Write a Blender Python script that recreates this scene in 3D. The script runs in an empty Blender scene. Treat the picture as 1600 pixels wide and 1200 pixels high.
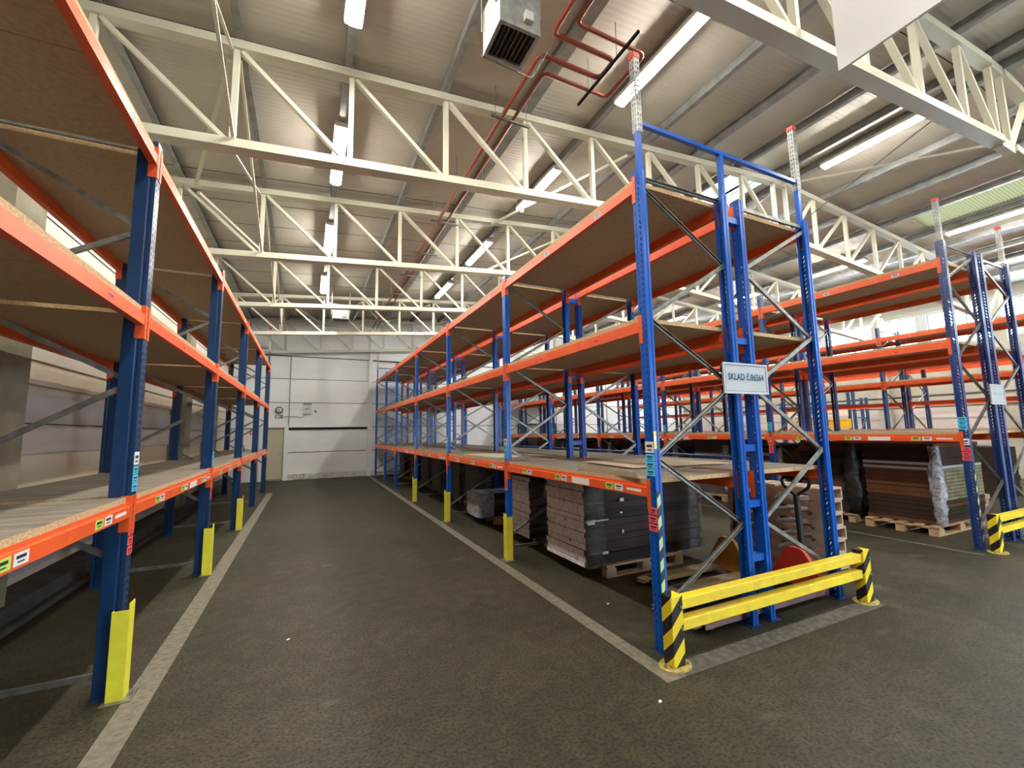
import bpy, bmesh, math, random
from mathutils import Vector, Matrix
random.seed(7)
S = bpy.context.scene
COL = S.collection

# ---------------------------------------------------------------- camera
F_PX, PITCH, YAW, ROLL, CAM_H = 668.7, 0.110456, 0.445284, -0.01674, 1.7071
cam_d = bpy.data.cameras.new('camera')
cam = bpy.data.objects.new('camera', cam_d); COL.objects.link(cam)
cam_d.sensor_fit = 'HORIZONTAL'; cam_d.sensor_width = 36.0
cam_d.lens = 36.0 * F_PX / 1600.0
cam_d.clip_start = 0.05; cam_d.clip_end = 200
fw = Vector((math.sin(YAW)*math.cos(PITCH), math.cos(YAW)*math.cos(PITCH), math.sin(PITCH)))
rt = Vector((math.cos(YAW), -math.sin(YAW), 0)); up = rt.cross(fw)
r2 = rt*math.cos(ROLL) + up*math.sin(ROLL); u2 = -rt*math.sin(ROLL) + up*math.cos(ROLL)
M = Matrix((r2, u2, -fw)).transposed().to_4x4(); M.translation = Vector((0, 0, CAM_H))
cam.matrix_world = M
S.camera = cam

# ---------------------------------------------------------------- world, exposure
W = bpy.data.worlds.new('daylight'); S.world = W; W.use_nodes = True
bg = W.node_tree.nodes['Background']
bg.inputs[0].default_value = (0.72, 0.86, 1.0, 1); bg.inputs[1].default_value = 7.5
S.view_settings.view_transform = 'Standard'; S.view_settings.look = 'None'
S.view_settings.gamma = 1.0; S.view_settings.use_curve_mapping = False
S.view_settings.exposure = 1.9
LAMP_POWER = 39.0
S.cycles.max_bounces = 6; S.cycles.diffuse_bounces = 4; S.cycles.glossy_bounces = 3
S.cycles.transmission_bounces = 4; S.cycles.transparent_max_bounces = 8
S.cycles.caustics_reflective = False; S.cycles.caustics_refractive = False
S.cycles.use_denoising = True
S.cycles.sample_clamp_indirect = 6.0

# ---------------------------------------------------------------- materials
def nt(name):
    m = bpy.data.materials.new(name); m.use_nodes = True
    t = m.node_tree; return m, t, t.nodes['Principled BSDF']
def mat(name, c, rough=0.5, metal=0.0, c2=None, scale=8.0, bump=0.0, bscale=None, spec=0.5, stretch=None, lo=0.35, hi=0.65, detail=4.0):
    m, t, b = nt(name)
    b.inputs['Base Color'].default_value = (*c, 1); b.inputs['Roughness'].default_value = rough
    b.inputs['Metallic'].default_value = metal; b.inputs['Specular IOR Level'].default_value = spec
    if c2 or bump:
        tc = t.nodes.new('ShaderNodeTexCoord'); src = tc.outputs['Object']
        if stretch:
            mp = t.nodes.new('ShaderNodeMapping'); mp.inputs['Scale'].default_value = stretch
            t.links.new(src, mp.inputs[0]); src = mp.outputs[0]
    if c2:
        n = t.nodes.new('ShaderNodeTexNoise'); n.inputs['Scale'].default_value = scale; n.inputs['Detail'].default_value = detail
        t.links.new(src, n.inputs['Vector'])
        r = t.nodes.new('ShaderNodeValToRGB'); r.color_ramp.elements[0].position = lo; r.color_ramp.elements[1].position = hi
        r.color_ramp.elements[0].color = (*c, 1); r.color_ramp.elements[1].color = (*c2, 1)
        t.links.new(n.outputs['Fac'], r.inputs[0]); t.links.new(r.outputs[0], b.inputs['Base Color'])
    if bump:
        n2 = t.nodes.new('ShaderNodeTexNoise'); n2.inputs['Scale'].default_value = bscale or scale; n2.inputs['Detail'].default_value = 5
        t.links.new(src, n2.inputs['Vector'])
        bp = t.nodes.new('ShaderNodeBump'); bp.inputs['Strength'].default_value = bump; bp.inputs['Distance'].default_value = 0.02
        t.links.new(n2.outputs['Fac'], bp.inputs['Height']); t.links.new(bp.outputs[0], b.inputs['Normal'])
    return m
def emis(name, c, s):
    m, t, b = nt(name); b.inputs['Base Color'].default_value = (0.8, 0.8, 0.8, 1)
    b.inputs['Emission Color'].default_value = (*c, 1); b.inputs['Emission Strength'].default_value = s
    return m
def hazard(name, ca, cb, f, k):
    # diagonal stripes by local position: frac((kx x + ky y + kz z) f)
    m, t, b = nt(name)
    tc = t.nodes.new('ShaderNodeTexCoord'); d = t.nodes.new('ShaderNodeVectorMath'); d.operation = 'DOT_PRODUCT'
    d.inputs[1].default_value = tuple(v*f for v in k); t.links.new(tc.outputs['Object'], d.inputs[0])
    fr = t.nodes.new('ShaderNodeMath'); fr.operation = 'FRACT'; t.links.new(d.outputs['Value'], fr.inputs[0])
    g = t.nodes.new('ShaderNodeMath'); g.operation = 'GREATER_THAN'; g.inputs[1].default_value = 0.5; t.links.new(fr.outputs[0], g.inputs[0])
    mx = t.nodes.new('ShaderNodeMix'); mx.data_type = 'RGBA'; mx.inputs['A'].default_value = (*ca, 1); mx.inputs['B'].default_value = (*cb, 1)
    t.links.new(g.outputs[0], mx.inputs['Factor']); t.links.new(mx.outputs['Result'], b.inputs['Base Color'])
    b.inputs['Roughness'].default_value = 0.45
    return m

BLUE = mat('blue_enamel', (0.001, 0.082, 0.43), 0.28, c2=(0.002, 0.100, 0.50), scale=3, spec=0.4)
NAVY2 = mat('shaded_dark_blue_enamel', (0.004, 0.030, 0.10), 0.33, c2=(0.006, 0.040, 0.13), scale=3, spec=0.6)  # rack blue darkened: the left rack's shade is put into the colour
BLUE3 = mat('dull_blue_enamel', (0.007, 0.038, 0.17), 0.3, c2=(0.010, 0.048, 0.21), scale=3, spec=0.6)  # rack blue dulled to paint in shade on the second rack pair
NAVY = mat('dark_blue_enamel', (0.008, 0.035, 0.13), 0.32, c2=(0.012, 0.05, 0.18), scale=3)  # darker blue with the third rack pair's shade painted in; also foot plates
STEELBLUE = mat('grey_blue_enamel', (0.02, 0.07, 0.16), 0.4)
ORANGE = mat('orange_enamel', (0.82, 0.115, 0.025), 0.4, c2=(0.72, 0.095, 0.02), scale=5)
GALV = mat('galvanised_steel', (0.20, 0.20, 0.185), 0.45, 0.7, c2=(0.30, 0.30, 0.28), scale=14)
GALVP = mat('galvanised_plate', (0.24, 0.25, 0.25), 0.5, 0.35, c2=(0.36, 0.37, 0.36), scale=10)
PURL = mat('purlin_steel', (0.20, 0.205, 0.20), 0.45, 0.4, c2=(0.30, 0.30, 0.29), scale=6)
CHIP_T = mat('dusty_board_top', (0.12, 0.10, 0.078), 0.85, c2=(0.25, 0.215, 0.17), scale=1.6, stretch=(0.6, 5, 1), bump=0.1, bscale=60, detail=6)
CHIP_E = mat('board_edge', (0.42, 0.27, 0.13), 0.85, c2=(0.60, 0.42, 0.24), scale=70)
CHIP_B = mat('board_underside', (0.46, 0.32, 0.19), 0.8, c2=(0.54, 0.39, 0.24), scale=26, bump=0.08, bscale=90)
CREAM = mat('cream_steel', (0.54, 0.525, 0.42), 0.45, c2=(0.59, 0.575, 0.465), scale=2)
YEL = mat('yellow_enamel', (0.88, 0.68, 0.02), 0.45, c2=(0.74, 0.56, 0.04), scale=9)
YELP = mat('pale_yellow_enamel', (0.80, 0.76, 0.05), 0.5, c2=(0.72, 0.66, 0.05), scale=12)
HAZ = hazard('hazard_stripes', (0.80, 0.62, 0.02), (0.012, 0.012, 0.012), 5.0, (-1, 1, 1))
HAZ2 = hazard('hazard_tape_stripes', (0.50, 0.62, 0.28), (0.012, 0.012, 0.012), 6.2, (-1, 0, 1))
RED = mat('red_plastic', (0.65, 0.03, 0.02), 0.4)
WHITE = mat('white_label', (0.75, 0.76, 0.78), 0.5)
CYAN = mat('cyan_label', (0.07, 0.60, 0.95), 0.5)
REDL = mat('red_label', (0.88, 0.10, 0.11), 0.5)
GREENL = mat('green_label', (0.45, 0.68, 0.12), 0.5)
YELL = mat('yellow_label', (0.85, 0.75, 0.12), 0.5)
BLUEL = mat('blue_label', (0.30, 0.62, 0.80), 0.5)
INK = mat('black_print', (0.02, 0.025, 0.03), 0.5)
SIGNB = mat('blue_print', (0.004, 0.07, 0.15), 0.5)
SIGNW = mat('sign_face', (0.44, 0.49, 0.52), 0.35, c2=(0.47, 0.52, 0.55), scale=2)
SIGNF = mat('sign_rim', (0.60, 0.65, 0.72), 0.35)
PIPE = mat('red_brown_pipe', (0.25, 0.045, 0.025), 0.4)
BLACK = mat('black_metal', (0.018, 0.018, 0.02), 0.45)
RUB = mat('dark_rubber', (0.03, 0.028, 0.026), 0.7)
REDP = mat('red_enamel', (0.60, 0.035, 0.02), 0.45, c2=(0.45, 0.03, 0.02), scale=7)
JACKY = mat('worn_orange_yellow', (0.52, 0.21, 0.03), 0.55, c2=(0.34, 0.15, 0.04), scale=9)
JACKF = mat('worn_fork_steel', (0.22, 0.17, 0.12), 0.55, c2=(0.40, 0.27, 0.10), scale=5, stretch=(1, 4, 1))
JACKR = mat('worn_red_fork', (0.17, 0.09, 0.08), 0.6, c2=(0.26, 0.15, 0.13), scale=6)
WOOD = mat('pallet_wood', (0.36, 0.24, 0.145), 0.8, c2=(0.50, 0.36, 0.23), scale=5, stretch=(1, 6, 3))
WOODG = mat('grey_pallet_wood', (0.34, 0.25, 0.19), 0.85, c2=(0.46, 0.36, 0.28), scale=5, stretch=(1, 5, 3))
WOODL = mat('fresh_pallet_wood', (0.44, 0.29, 0.16), 0.8, c2=(0.56, 0.39, 0.23), scale=5, stretch=(1, 5, 3))
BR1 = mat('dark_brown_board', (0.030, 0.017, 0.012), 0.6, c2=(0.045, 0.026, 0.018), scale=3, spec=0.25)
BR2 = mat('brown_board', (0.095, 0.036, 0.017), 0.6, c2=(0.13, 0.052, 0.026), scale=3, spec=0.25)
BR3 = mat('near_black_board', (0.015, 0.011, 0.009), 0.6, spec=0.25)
BRW = mat('pale_board_end', (0.88, 0.80, 0.86), 0.6, c2=(0.42, 0.27, 0.25), scale=7, lo=0.60, hi=0.70, stretch=(1, 1, 3))
BRG = mat('mossy_board_end', (0.26, 0.25, 0.14), 0.6, c2=(0.16, 0.12, 0.08), scale=9)
BRS = mat('silver_board_edge', (0.42, 0.44, 0.50), 0.4)
CARD = mat('cardboard', (0.42, 0.33, 0.24), 0.85, c2=(0.50, 0.40, 0.30), scale=4)
def film(name, c, alpha, rough):
    m, t, b = nt(name); b.inputs['Base Color'].default_value = (*c, 1); b.inputs['Roughness'].default_value = rough
    tc = t.nodes.new('ShaderNodeTexCoord'); n = t.nodes.new('ShaderNodeTexNoise'); n.inputs['Scale'].default_value = 11; n.inputs['Detail'].default_value = 6
    n.inputs['Distortion'].default_value = 1.5
    t.links.new(tc.outputs['Object'], n.inputs['Vector'])
    r = t.nodes.new('ShaderNodeMapRange'); r.inputs['From Min'].default_value = 0.35; r.inputs['From Max'].default_value = 0.7
    r.inputs['To Min'].default_value = max(0, alpha-0.25); r.inputs['To Max'].default_value = min(1, alpha+0.25)
    t.links.new(n.outputs['Fac'], r.inputs['Value']); t.links.new(r.outputs[0], b.inputs['Alpha'])
    bp = t.nodes.new('ShaderNodeBump'); bp.inputs['Strength'].default_value = 0.9; bp.inputs['Distance'].default_value = 0.03
    t.links.new(n.outputs['Fac'], bp.inputs['Height']); t.links.new(bp.outputs[0], b.inputs['Normal'])
    return m
FILM = film('clear_stretch_film', (0.50, 0.50, 0.52), 0.10, 0.22)
FILMW = film('milky_stretch_film', (0.55, 0.58, 0.66), 0.62, 0.25)
FILMK = film('black_stretch_film', (0.015, 0.015, 0.017), 1.0, 0.2)

# floor: worn dark asphalt screed
def floor_mat():
    m, t, b = nt('asphalt_floor')
    tc = t.nodes.new('ShaderNodeTexCoord')
    def noise(sc, det, dist=0, stretch=None):
        n = t.nodes.new('ShaderNodeTexNoise'); n.inputs['Scale'].default_value = sc; n.inputs['Detail'].default_value = det; n.inputs['Distortion'].default_value = dist
        src = tc.outputs['Object']
        if stretch:
            mp = t.nodes.new('ShaderNodeMapping'); mp.inputs['Scale'].default_value = stretch; t.links.new(src, mp.inputs[0]); src = mp.outputs[0]
        t.links.new(src, n.inputs['Vector']); return n
    def ramp(n, p0, c0, p1, c1):
        r = t.nodes.new('ShaderNodeValToRGB'); e = r.color_ramp.elements
        e[0].position = p0; e[0].color = (*c0, 1); e[1].position = p1; e[1].color = (*c1, 1)
        t.links.new(n.outputs['Fac'], r.inputs[0]); return r
    def mix(kind, fac, a, bb):
        x = t.nodes.new('ShaderNodeMix'); x.data_type = 'RGBA'; x.blend_type = kind; x.inputs['Factor'].default_value = fac
        t.links.new(a, x.inputs['A']); t.links.new(bb, x.inputs['B']); return x.outputs['Result']
    base = ramp(noise(0.7, 5, 0.6), 0.35, (0.035, 0.031, 0.015), 0.68, (0.054, 0.048, 0.028))
    fine = ramp(noise(48, 6), 0.36, (0.35, 0.35, 0.35), 0.56, (1.22, 1.20, 1.17))
    mid = ramp(noise(7, 6, 0.4), 0.38, (0.78, 0.77, 0.76), 0.66, (1.15, 1.15, 1.15))
    c = mix('MULTIPLY', 1.0, base.outputs[0], fine.outputs[0]); c = mix('MULTIPLY', 1.0, c, mid.outputs[0])
    # scattered pale scuffs
    sc = ramp(noise(1.3, 3, 0.2, (1.0, 1.9, 1)), 0.67, (0, 0, 0), 0.73, (0.035, 0.035, 0.033))
    c = mix('ADD', 1.0, c, sc.outputs[0])
    t.links.new(c, b.inputs['Base Color'])
    b.inputs['Roughness'].default_value = 0.62; b.inputs['Specular IOR Level'].default_value = 0.35
    bp = t.nodes.new('ShaderNodeBump'); bp.inputs['Strength'].default_value = 0.35; bp.inputs['Distance'].default_value = 0.01
    t.links.new(noise(70, 5).outputs['Fac'], bp.inputs['Height']); t.links.new(bp.outputs[0], b.inputs['Normal'])
    return m
FLOOR = floor_mat()
LINE = mat('worn_floor_paint', (0.11, 0.098, 0.070), 0.7, c2=(0.20, 0.178, 0.135), scale=22, lo=0.3, hi=0.6)
LINED = mat('very_worn_floor_paint', (0.075, 0.068, 0.052), 0.7, c2=(0.15, 0.137, 0.112), scale=16, lo=0.4, hi=0.66)
def deck_mat(name, c, c2):
    m, t, b = nt(name)
    tc = t.nodes.new('ShaderNodeTexCoord'); sp = t.nodes.new('ShaderNodeSeparateXYZ'); t.links.new(tc.outputs['Object'], sp.inputs[0])
    s = t.nodes.new('ShaderNodeMath'); s.operation = 'MULTIPLY'; s.inputs[1].default_value = 2*math.pi/0.075; t.links.new(sp.outputs['Y'], s.inputs[0])
    si = t.nodes.new('ShaderNodeMath'); si.operation = 'SINE'; t.links.new(s.outputs[0], si.inputs[0])
    bp = t.nodes.new('ShaderNodeBump'); bp.inputs['Strength'].default_value = 0.5; bp.inputs['Distance'].default_value = 0.0025
    t.links.new(si.outputs[0], bp.inputs['Height']); t.links.new(bp.outputs[0], b.inputs['Normal'])
    n = t.nodes.new('ShaderNodeTexNoise'); n.inputs['Scale'].default_value = 1.2; n.inputs['Detail'].default_value = 5; t.links.new(tc.outputs['Object'], n.inputs['Vector'])
    r = t.nodes.new('ShaderNodeValToRGB'); r.color_ramp.elements[0].position = 0.35; r.color_ramp.elements[1].position = 0.7
    r.color_ramp.elements[0].color = (*c, 1); r.color_ramp.elements[1].color = (*c2, 1)
    t.links.new(n.outputs['Fac'], r.inputs[0]); t.links.new(r.outputs[0], b.inputs['Base Color'])
    b.inputs['Roughness'].default_value = 0.42
    return m
DECK = deck_mat('ribbed_roof_liner', (0.44, 0.405, 0.35), (0.52, 0.485, 0.425))
WALLF = mat('grey_white_panel', (0.78, 0.80, 0.81), 0.6, c2=(0.84, 0.85, 0.85), scale=0.9, stretch=(0.6, 0.6, 2.2))
WALLL = mat('beige_concrete_panel', (0.66, 0.58, 0.43), 0.75, c2=(0.80, 0.71, 0.55), scale=1.4, stretch=(1, 0.5, 2), bump=0.08, bscale=30)
WALLG = mat('mauve_grey_panel', (0.46, 0.41, 0.39), 0.75, c2=(0.55, 0.50, 0.47), scale=1.6, stretch=(1, 0.5, 2), bump=0.08, bscale=30)
COLM = mat('concrete_column', (0.25, 0.235, 0.165), 0.8, c2=(0.31, 0.29, 0.215), scale=5, bump=0.1, bscale=30)
WALLP = mat('panel_upper_cream', (0.70, 0.67, 0.58), 0.6, c2=(0.76, 0.73, 0.64), scale=1)
WALLR = mat('cream_sandwich_panel', (0.36, 0.345, 0.28), 0.6, c2=(0.42, 0.405, 0.34), scale=1)
PLINTH = mat('dark_plinth', (0.06, 0.055, 0.048), 0.8, c2=(0.10, 0.09, 0.08), scale=5)
BASEW = mat('white_plinth_paint', (0.68, 0.68, 0.63), 0.6, c2=(0.5, 0.5, 0.45), scale=6, lo=0.5, hi=0.7)
FRAMEG = mat('window_frame_grey', (0.42, 0.44, 0.46), 0.5)
DOORM = mat('cream_door', (0.52, 0.48, 0.35), 0.5)
GAP_SHADE = mat('dark_joint_and_shade', (0.05, 0.05, 0.048), 0.9)  # panel joints, and the painted shadow strip under the gateway lintel
GREENS = mat('exit_green', (0.0, 0.22, 0.09), 0.4)
def glass(name, a, c=(0.8, 0.9, 1)):
    m, t, b = nt(name)
    o = t.nodes['Material Output']; tr = t.nodes.new('ShaderNodeBsdfTransparent'); tr.inputs[0].default_value = (*c, 1)
    gl = t.nodes.new('ShaderNodeBsdfGlossy'); gl.inputs['Roughness'].default_value = 0.05
    mx = t.nodes.new('ShaderNodeMixShader'); mx.inputs[0].default_value = a
    t.links.new(tr.outputs[0], mx.inputs[1]); t.links.new(gl.outputs[0], mx.inputs[2]); t.links.new(mx.outputs[0], o.inputs['Surface'])
    return m
GLASS = glass('window_glass', 0.06, (0.92, 0.97, 1))
def translucent(name, c):
    m, t, b = nt(name); o = t.nodes['Material Output']
    tl = t.nodes.new('ShaderNodeBsdfTranslucent'); tl.inputs[0].default_value = (*c, 1)
    t.links.new(tl.outputs[0], o.inputs['Surface']); return m
SKYL = translucent('frosted_skylight', (0.85, 0.92, 0.97))
SKYG = translucent('greenish_skylight', (0.040, 0.037, 0.019))
LAMP = emis('lamp_diffuser', (1.0, 0.945, 0.85), LAMP_POWER)
LAMPH = mat('lamp_housing', (0.55, 0.54, 0.50), 0.5)

# ---------------------------------------------------------------- mesh helpers
class MB:
    def __init__(s): s.v = []; s.f = []; s.m = []
    def quad(s, a, b, c, d, mi=0):
        i = len(s.v); s.v += [tuple(a), tuple(b), tuple(c), tuple(d)]; s.f.append((i, i+1, i+2, i+3)); s.m.append(mi)
    def box(s, x0, x1, y0, y1, z0, z1, mi=0, top=None, bot=None):
        i = len(s.v)
        s.v += [(x0,y0,z0),(x1,y0,z0),(x1,y1,z0),(x0,y1,z0),(x0,y0,z1),(x1,y0,z1),(x1,y1,z1),(x0,y1,z1)]
        for k, f in enumerate([(0,3,2,1),(4,5,6,7),(0,1,5,4),(1,2,6,5),(2,3,7,6),(3,0,4,7)]):
            s.f.append(tuple(i+a for a in f)); s.m.append(bot if (k == 0 and bot is not None) else top if (k == 1 and top is not None) else mi)
        return s
    def bar(s, p, q, w, h, upv=(0,0,1), mi=0):
        p = Vector(p); q = Vector(q); d = (q-p).normalized(); u = Vector(upv)
        r = d.cross(u)
        if r.length < 1e-4: r = d.cross(Vector((0,1,0)))
        r.normalize(); u = r.cross(d).normalized(); i = len(s.v)
        for e in (p, q):
            for a, b in ((-1,-1),(1,-1),(1,1),(-1,1)): s.v.append(tuple(e + r*(a*w/2) + u*(b*h/2)))
        for f in [(0,1,2,3),(7,6,5,4),(0,4,5,1),(1,5,6,2),(2,6,7,3),(3,7,4,0)]: s.f.append(tuple(i+a for a in f)); s.m.append(mi)
        return s
    def channel(s, p, q, w, h, t, upv=(0,0,1), mi=0):
        # C section: web + two flanges
        p = Vector(p); q = Vector(q); d = (q-p).normalized(); u = Vector(upv); r = d.cross(u).normalized(); u = r.cross(d)
        s.bar(p + u*(h/2-t/2), q + u*(h/2-t/2), w, t, upv, mi)
        for sg in (-1, 1): s.bar(p + r*(sg*(w/2-t/2)) - u*(t/2), q + r*(sg*(w/2-t/2)) - u*(t/2), t, h-t, upv, mi)
        return s
    def prism(s, prof, fr, mi=0, cap=True):
        # prof: list of (a,b); fr: (origin0, origin1, ua, ub)
        o0, o1, ua, ub = [Vector(x) for x in fr]; n = len(prof); i = len(s.v)
        for o in (o0, o1):
            for a, b in prof: s.v.append(tuple(o + ua*a + ub*b))
        for k in range(n): s.f.append((i+k, i+(k+1) % n, i+n+(k+1) % n, i+n+k)); s.m.append(mi)
        if cap: s.f.append(tuple(i+k for k in reversed(range(n)))); s.m.append(mi); s.f.append(tuple(i+n+k for k in range(n))); s.m.append(mi)
        return s
    def strip(s, prof, z0, z1, mi=0):
        i = len(s.v); n = len(prof)
        for z in (z0, z1):
            for a, b in prof: s.v.append((a, b, z))
        for k in range(n-1): s.f.append((i+k, i+k+1, i+n+k+1, i+n+k)); s.m.append(mi)
        return s
    def tube(s, pts, r, seg=10, mi=0, cap=True):
        pts = [Vector(p) for p in pts]; i = len(s.v); n = len(pts); prev = None
        for k, p in enumerate(pts):
            d = (pts[min(k+1, n-1)] - pts[max(k-1, 0)]).normalized()
            a = prev - d*prev.dot(d) if prev is not None else d.orthogonal()
            if a.length < 1e-5: a = d.orthogonal()
            a.normalize(); prev = a; b = d.cross(a)
            for j in range(seg): an = 2*math.pi*j/seg; s.v.append(tuple(p + a*(r*math.cos(an)) + b*(r*math.sin(an))))
        for k in range(n-1):
            for j in range(seg):
                s.f.append((i+k*seg+j, i+k*seg+(j+1) % seg, i+(k+1)*seg+(j+1) % seg, i+(k+1)*seg+j)); s.m.append(mi)
        if cap: s.f.append(tuple(i+j for j in reversed(range(seg)))); s.m.append(mi); s.f.append(tuple(i+(n-1)*seg+j for j in range(seg))); s.m.append(mi)
        return s
    def mesh(s, name, mats, smooth=False):
        me = bpy.data.meshes.new(name); me.from_pydata(s.v, [], s.f)
        for m in (mats if isinstance(mats, (list, tuple)) else [mats]): me.materials.append(m)
        me.polygons.foreach_set('material_index', s.m)
        if smooth: me.polygons.foreach_set('use_smooth', [True]*len(s.f))
        me.update(); return me
    def build(s, name, mats, parent=None, loc=(0,0,0), rz=0, smooth=False):
        return put(name, s.mesh(name, mats, smooth), parent, loc, rz)
def put(name, me, parent=None, loc=(0,0,0), rz=0):
    o = bpy.data.objects.new(name, me); COL.objects.link(o); o.location = loc; o.rotation_euler = (0, 0, rz)
    if parent is not None: o.parent = parent
    return o
def tag(o, label, cat, group=None):
    o['label'] = label; o['category'] = cat
    if group: o['group'] = group
    return o
def thing(name, label, cat, loc=(0,0,0), rz=0, group=None):
    o = bpy.data.objects.new(name, None); COL.objects.link(o); o.location = loc; o.rotation_euler = (0,0,rz); o.empty_display_size = 0.1
    return tag(o, label, cat, group)
def struct(o): o['kind'] = 'structure'; return o
def rounded(pts, r, n=5):
    pts = [Vector(p) for p in pts]; out = [pts[0]]
    for k in range(1, len(pts)-1):
        p = pts[k]; a = (pts[k-1]-p).normalized(); b = (pts[k+1]-p).normalized()
        p0 = p + a*r; p1 = p + b*r
        for j in range(n+1):
            t = j/n; out.append(p0*(1-t)**2 + p*2*t*(1-t) + p1*t*t)
    out.append(pts[-1]); return out
def bevel(o, w=0.004, seg=2):
    b = o.modifiers.new('bevel', 'BEVEL'); b.width = w; b.segments = seg; b.limit_method = 'ANGLE'; return o

NTH = ['first', 'second', 'third', 'fourth', 'fifth', 'sixth', 'seventh', 'eighth', 'ninth']
# ---------------------------------------------------------------- hall dimensions
XW_L, XW_R, YF, YN = -2.75, 20.3, 18.75, -7.0
RIDGE = 8.9
def zc(x): return 6.10 + 0.08*(x+0.87) if x < RIDGE else 6.882 - 0.08*(x-RIDGE)   # top chord centre line
DZ = 0.20
TRUSS_Y = [2.12, 5.30, 8.55, 11.80, 15.05, 18.45]

# floor
mb = MB(); mb.box(XW_L-0.3, XW_R+0.3, YN-0.3, YF+0.3, -0.2, 0.0)
struct(mb.build('floor', FLOOR))
# painted lines
def line(name, x0, x1, y0, y1, label, m=LINE):
    o = MB().box(x0, x1, y0, y1, 0.0, 0.002).build(name, m); tag(o, label, 'floor line'); return o
line('floor_line', -1.03, -0.87, -6.5, 14.8, 'worn white floor line along the left rack beside the aisle')
line('floor_line', 2.255, 2.385, 2.36, 18.2, 'worn white floor line along the left side of the centre racks')
line('floor_line', 2.385, 5.05, 2.36, 2.52, 'faded floor line crossing in front of the yellow barrier at the centre racks', LINED)
line('floor_line', 8.0, 8.07, 2.6, 18.2, 'thin pale floor line along the right-hand pair of racks', LINED)

# ceiling deck with skylight openings
holes = [(7.75, 8.65, 5.45, 6.7)]
strips_g = [(13.0, 14.1, 2.9, 4.8)]
def deck_patch(mb, x0, x1, y0, y1, mi=0, th=0.12):
    for a, b in ((x0, min(x1, RIDGE)), (max(x0, RIDGE), x1)):
        if b - a < 1e-4: continue
        z0, z1 = zc(a)+DZ, zc(b)+DZ; i = len(mb.v)
        mb.v += [(a,y0,z0),(b,y0,z1),(b,y1,z1),(a,y1,z0),(a,y0,z0+th),(b,y0,z1+th),(b,y1,z1+th),(a,y1,z0+th)]
        for f in [(0,3,2,1),(4,5,6,7),(0,1,5,4),(1,2,6,5),(2,3,7,6),(3,0,4,7)]: mb.f.append(tuple(i+k for k in f)); mb.m.append(mi)
mb = MB(); allh = holes + strips_g
xs = sorted({XW_L-0.3, XW_R+0.3, RIDGE} | {h[0] for h in allh} | {h[1] for h in allh}); ys = sorted({YN-0.3, YF+0.3} | {h[2] for h in allh} | {h[3] for h in allh})
for a, b in zip(xs, xs[1:]):
    for c, d in zip(ys, ys[1:]):
        if any(h[0]-1e-6 <= a and b <= h[1]+1e-6 and h[2]-1e-6 <= c and d <= h[3]+1e-6 for h in allh): continue
        deck_patch(mb, a, b, c, d)
struct(mb.build('ceiling', DECK))
# cross joints of the liner sheets
mb = MB(); y = YN+0.4
while y < YF:
    for a, b in ((XW_L, RIDGE), (RIDGE, XW_R)):
        if not any(h[2]-0.05 < y < h[3]+0.05 for h in allh):
            mb.bar((a, y, zc(a)+DZ-0.001), (b, y, zc(b)+DZ-0.001), 0.014, 0.006)
    y += 1.0
struct(mb.build('trim_1', GAP_SHADE))
for i, h in enumerate(holes + strips_g):
    x0, x1, y0, y1 = h; zz = zc(x0)+DZ; z1 = zc(x1)+DZ
    up_ = 0.42 if i < 1 else 0.14
    mb = MB()
    if i < 1:
        for a, b, c, d in ((x0-0.03, x0, y0-0.03, y1+0.03), (x1, x1+0.03, y0-0.03, y1+0.03), (x0, x1, y0-0.03, y0), (x0, x1, y1, y1+0.03)):
            mb.box(a, b, c, d, min(zz, z1)+0.13, max(zz, z1)+up_)
        fr = struct(mb.build('window_%d' % (i+5), WALLP))
        g = MB().box(x0, x1, y0, y1, max(zz, z1)+up_, max(zz, z1)+up_+0.02).build('pane', SKYL, fr)
    else:
        g = MB(); i0 = 0; n = 34
        for k in range(n):
            ya = y0+(y1-y0)*k/n; yb = y0+(y1-y0)*(k+0.5)/n; yc = y0+(y1-y0)*(k+1)/n
            g.quad((x0,ya,zz+0.02),(x0,yb,zz+0.05),(x1,yb,z1+0.05),(x1,ya,z1+0.02)); g.quad((x0,yb,zz+0.05),(x0,yc,zz+0.02),(x1,yc,z1+0.02),(x1,yb,z1+0.05))
        struct(g.build('window_%d' % (i+5), SKYG))

# far wall
mb = MB(); mb.box(XW_L-0.3, XW_R+0.3, YF, YF+0.25, 0, 7.3)
struct(mb.build('wall_far', WALLF))
def joint_panels(mb, x0, x1, zs, y, t):
    for z in zs: mb.box(x0, x1, y-t, y+0.01, z-0.012, z+0.012)
mb = MB(); joint_panels(mb, XW_L, XW_R, (1.04, 2.96, 3.89, 4.78, 5.7), YF, 0.006)
joint_panels(mb, 2.4, XW_R, (2.0,), YF, 0.006)
struct(mb.build('trim_2', GAP_SHADE))
mb = MB()  # proud panel fields above the closed gateway (the gateway is set back below them)
mb.box(-2.75, 2.24, YF-0.10, YF-0.001, 2.0, 4.78); mb.box(-2.75, RIDGE, YF-0.06, YF-0.001, 4.80, 7.0)
struct(mb.build('trim_3', WALLF))
mb = MB()
for z in (2.96, 3.89): mb.box(-2.75, 2.24, YF-0.104, YF-0.098, z-0.01, z+0.01)
for x in (-0.66, ): mb.box(x-0.01, x+0.01, YF-0.104, YF-0.098, 2.0, 4.78)
mb.box(-2.75, 6.0, YF-0.105, YF-0.05, 4.765, 4.80)
struct(mb.build('trim_4', GAP_SHADE))
struct(MB().box(-1.5, 2.24, YF-0.17, YF-0.10, 2.0, 2.035).build('trim_50', WALLF))
struct(MB().box(-0.66, 2.24, YF-0.012, YF-0.001, 1.90, 2.0).build('trim_51', GAP_SHADE))  # dark strip painting in the shadow under the lintel lip
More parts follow.
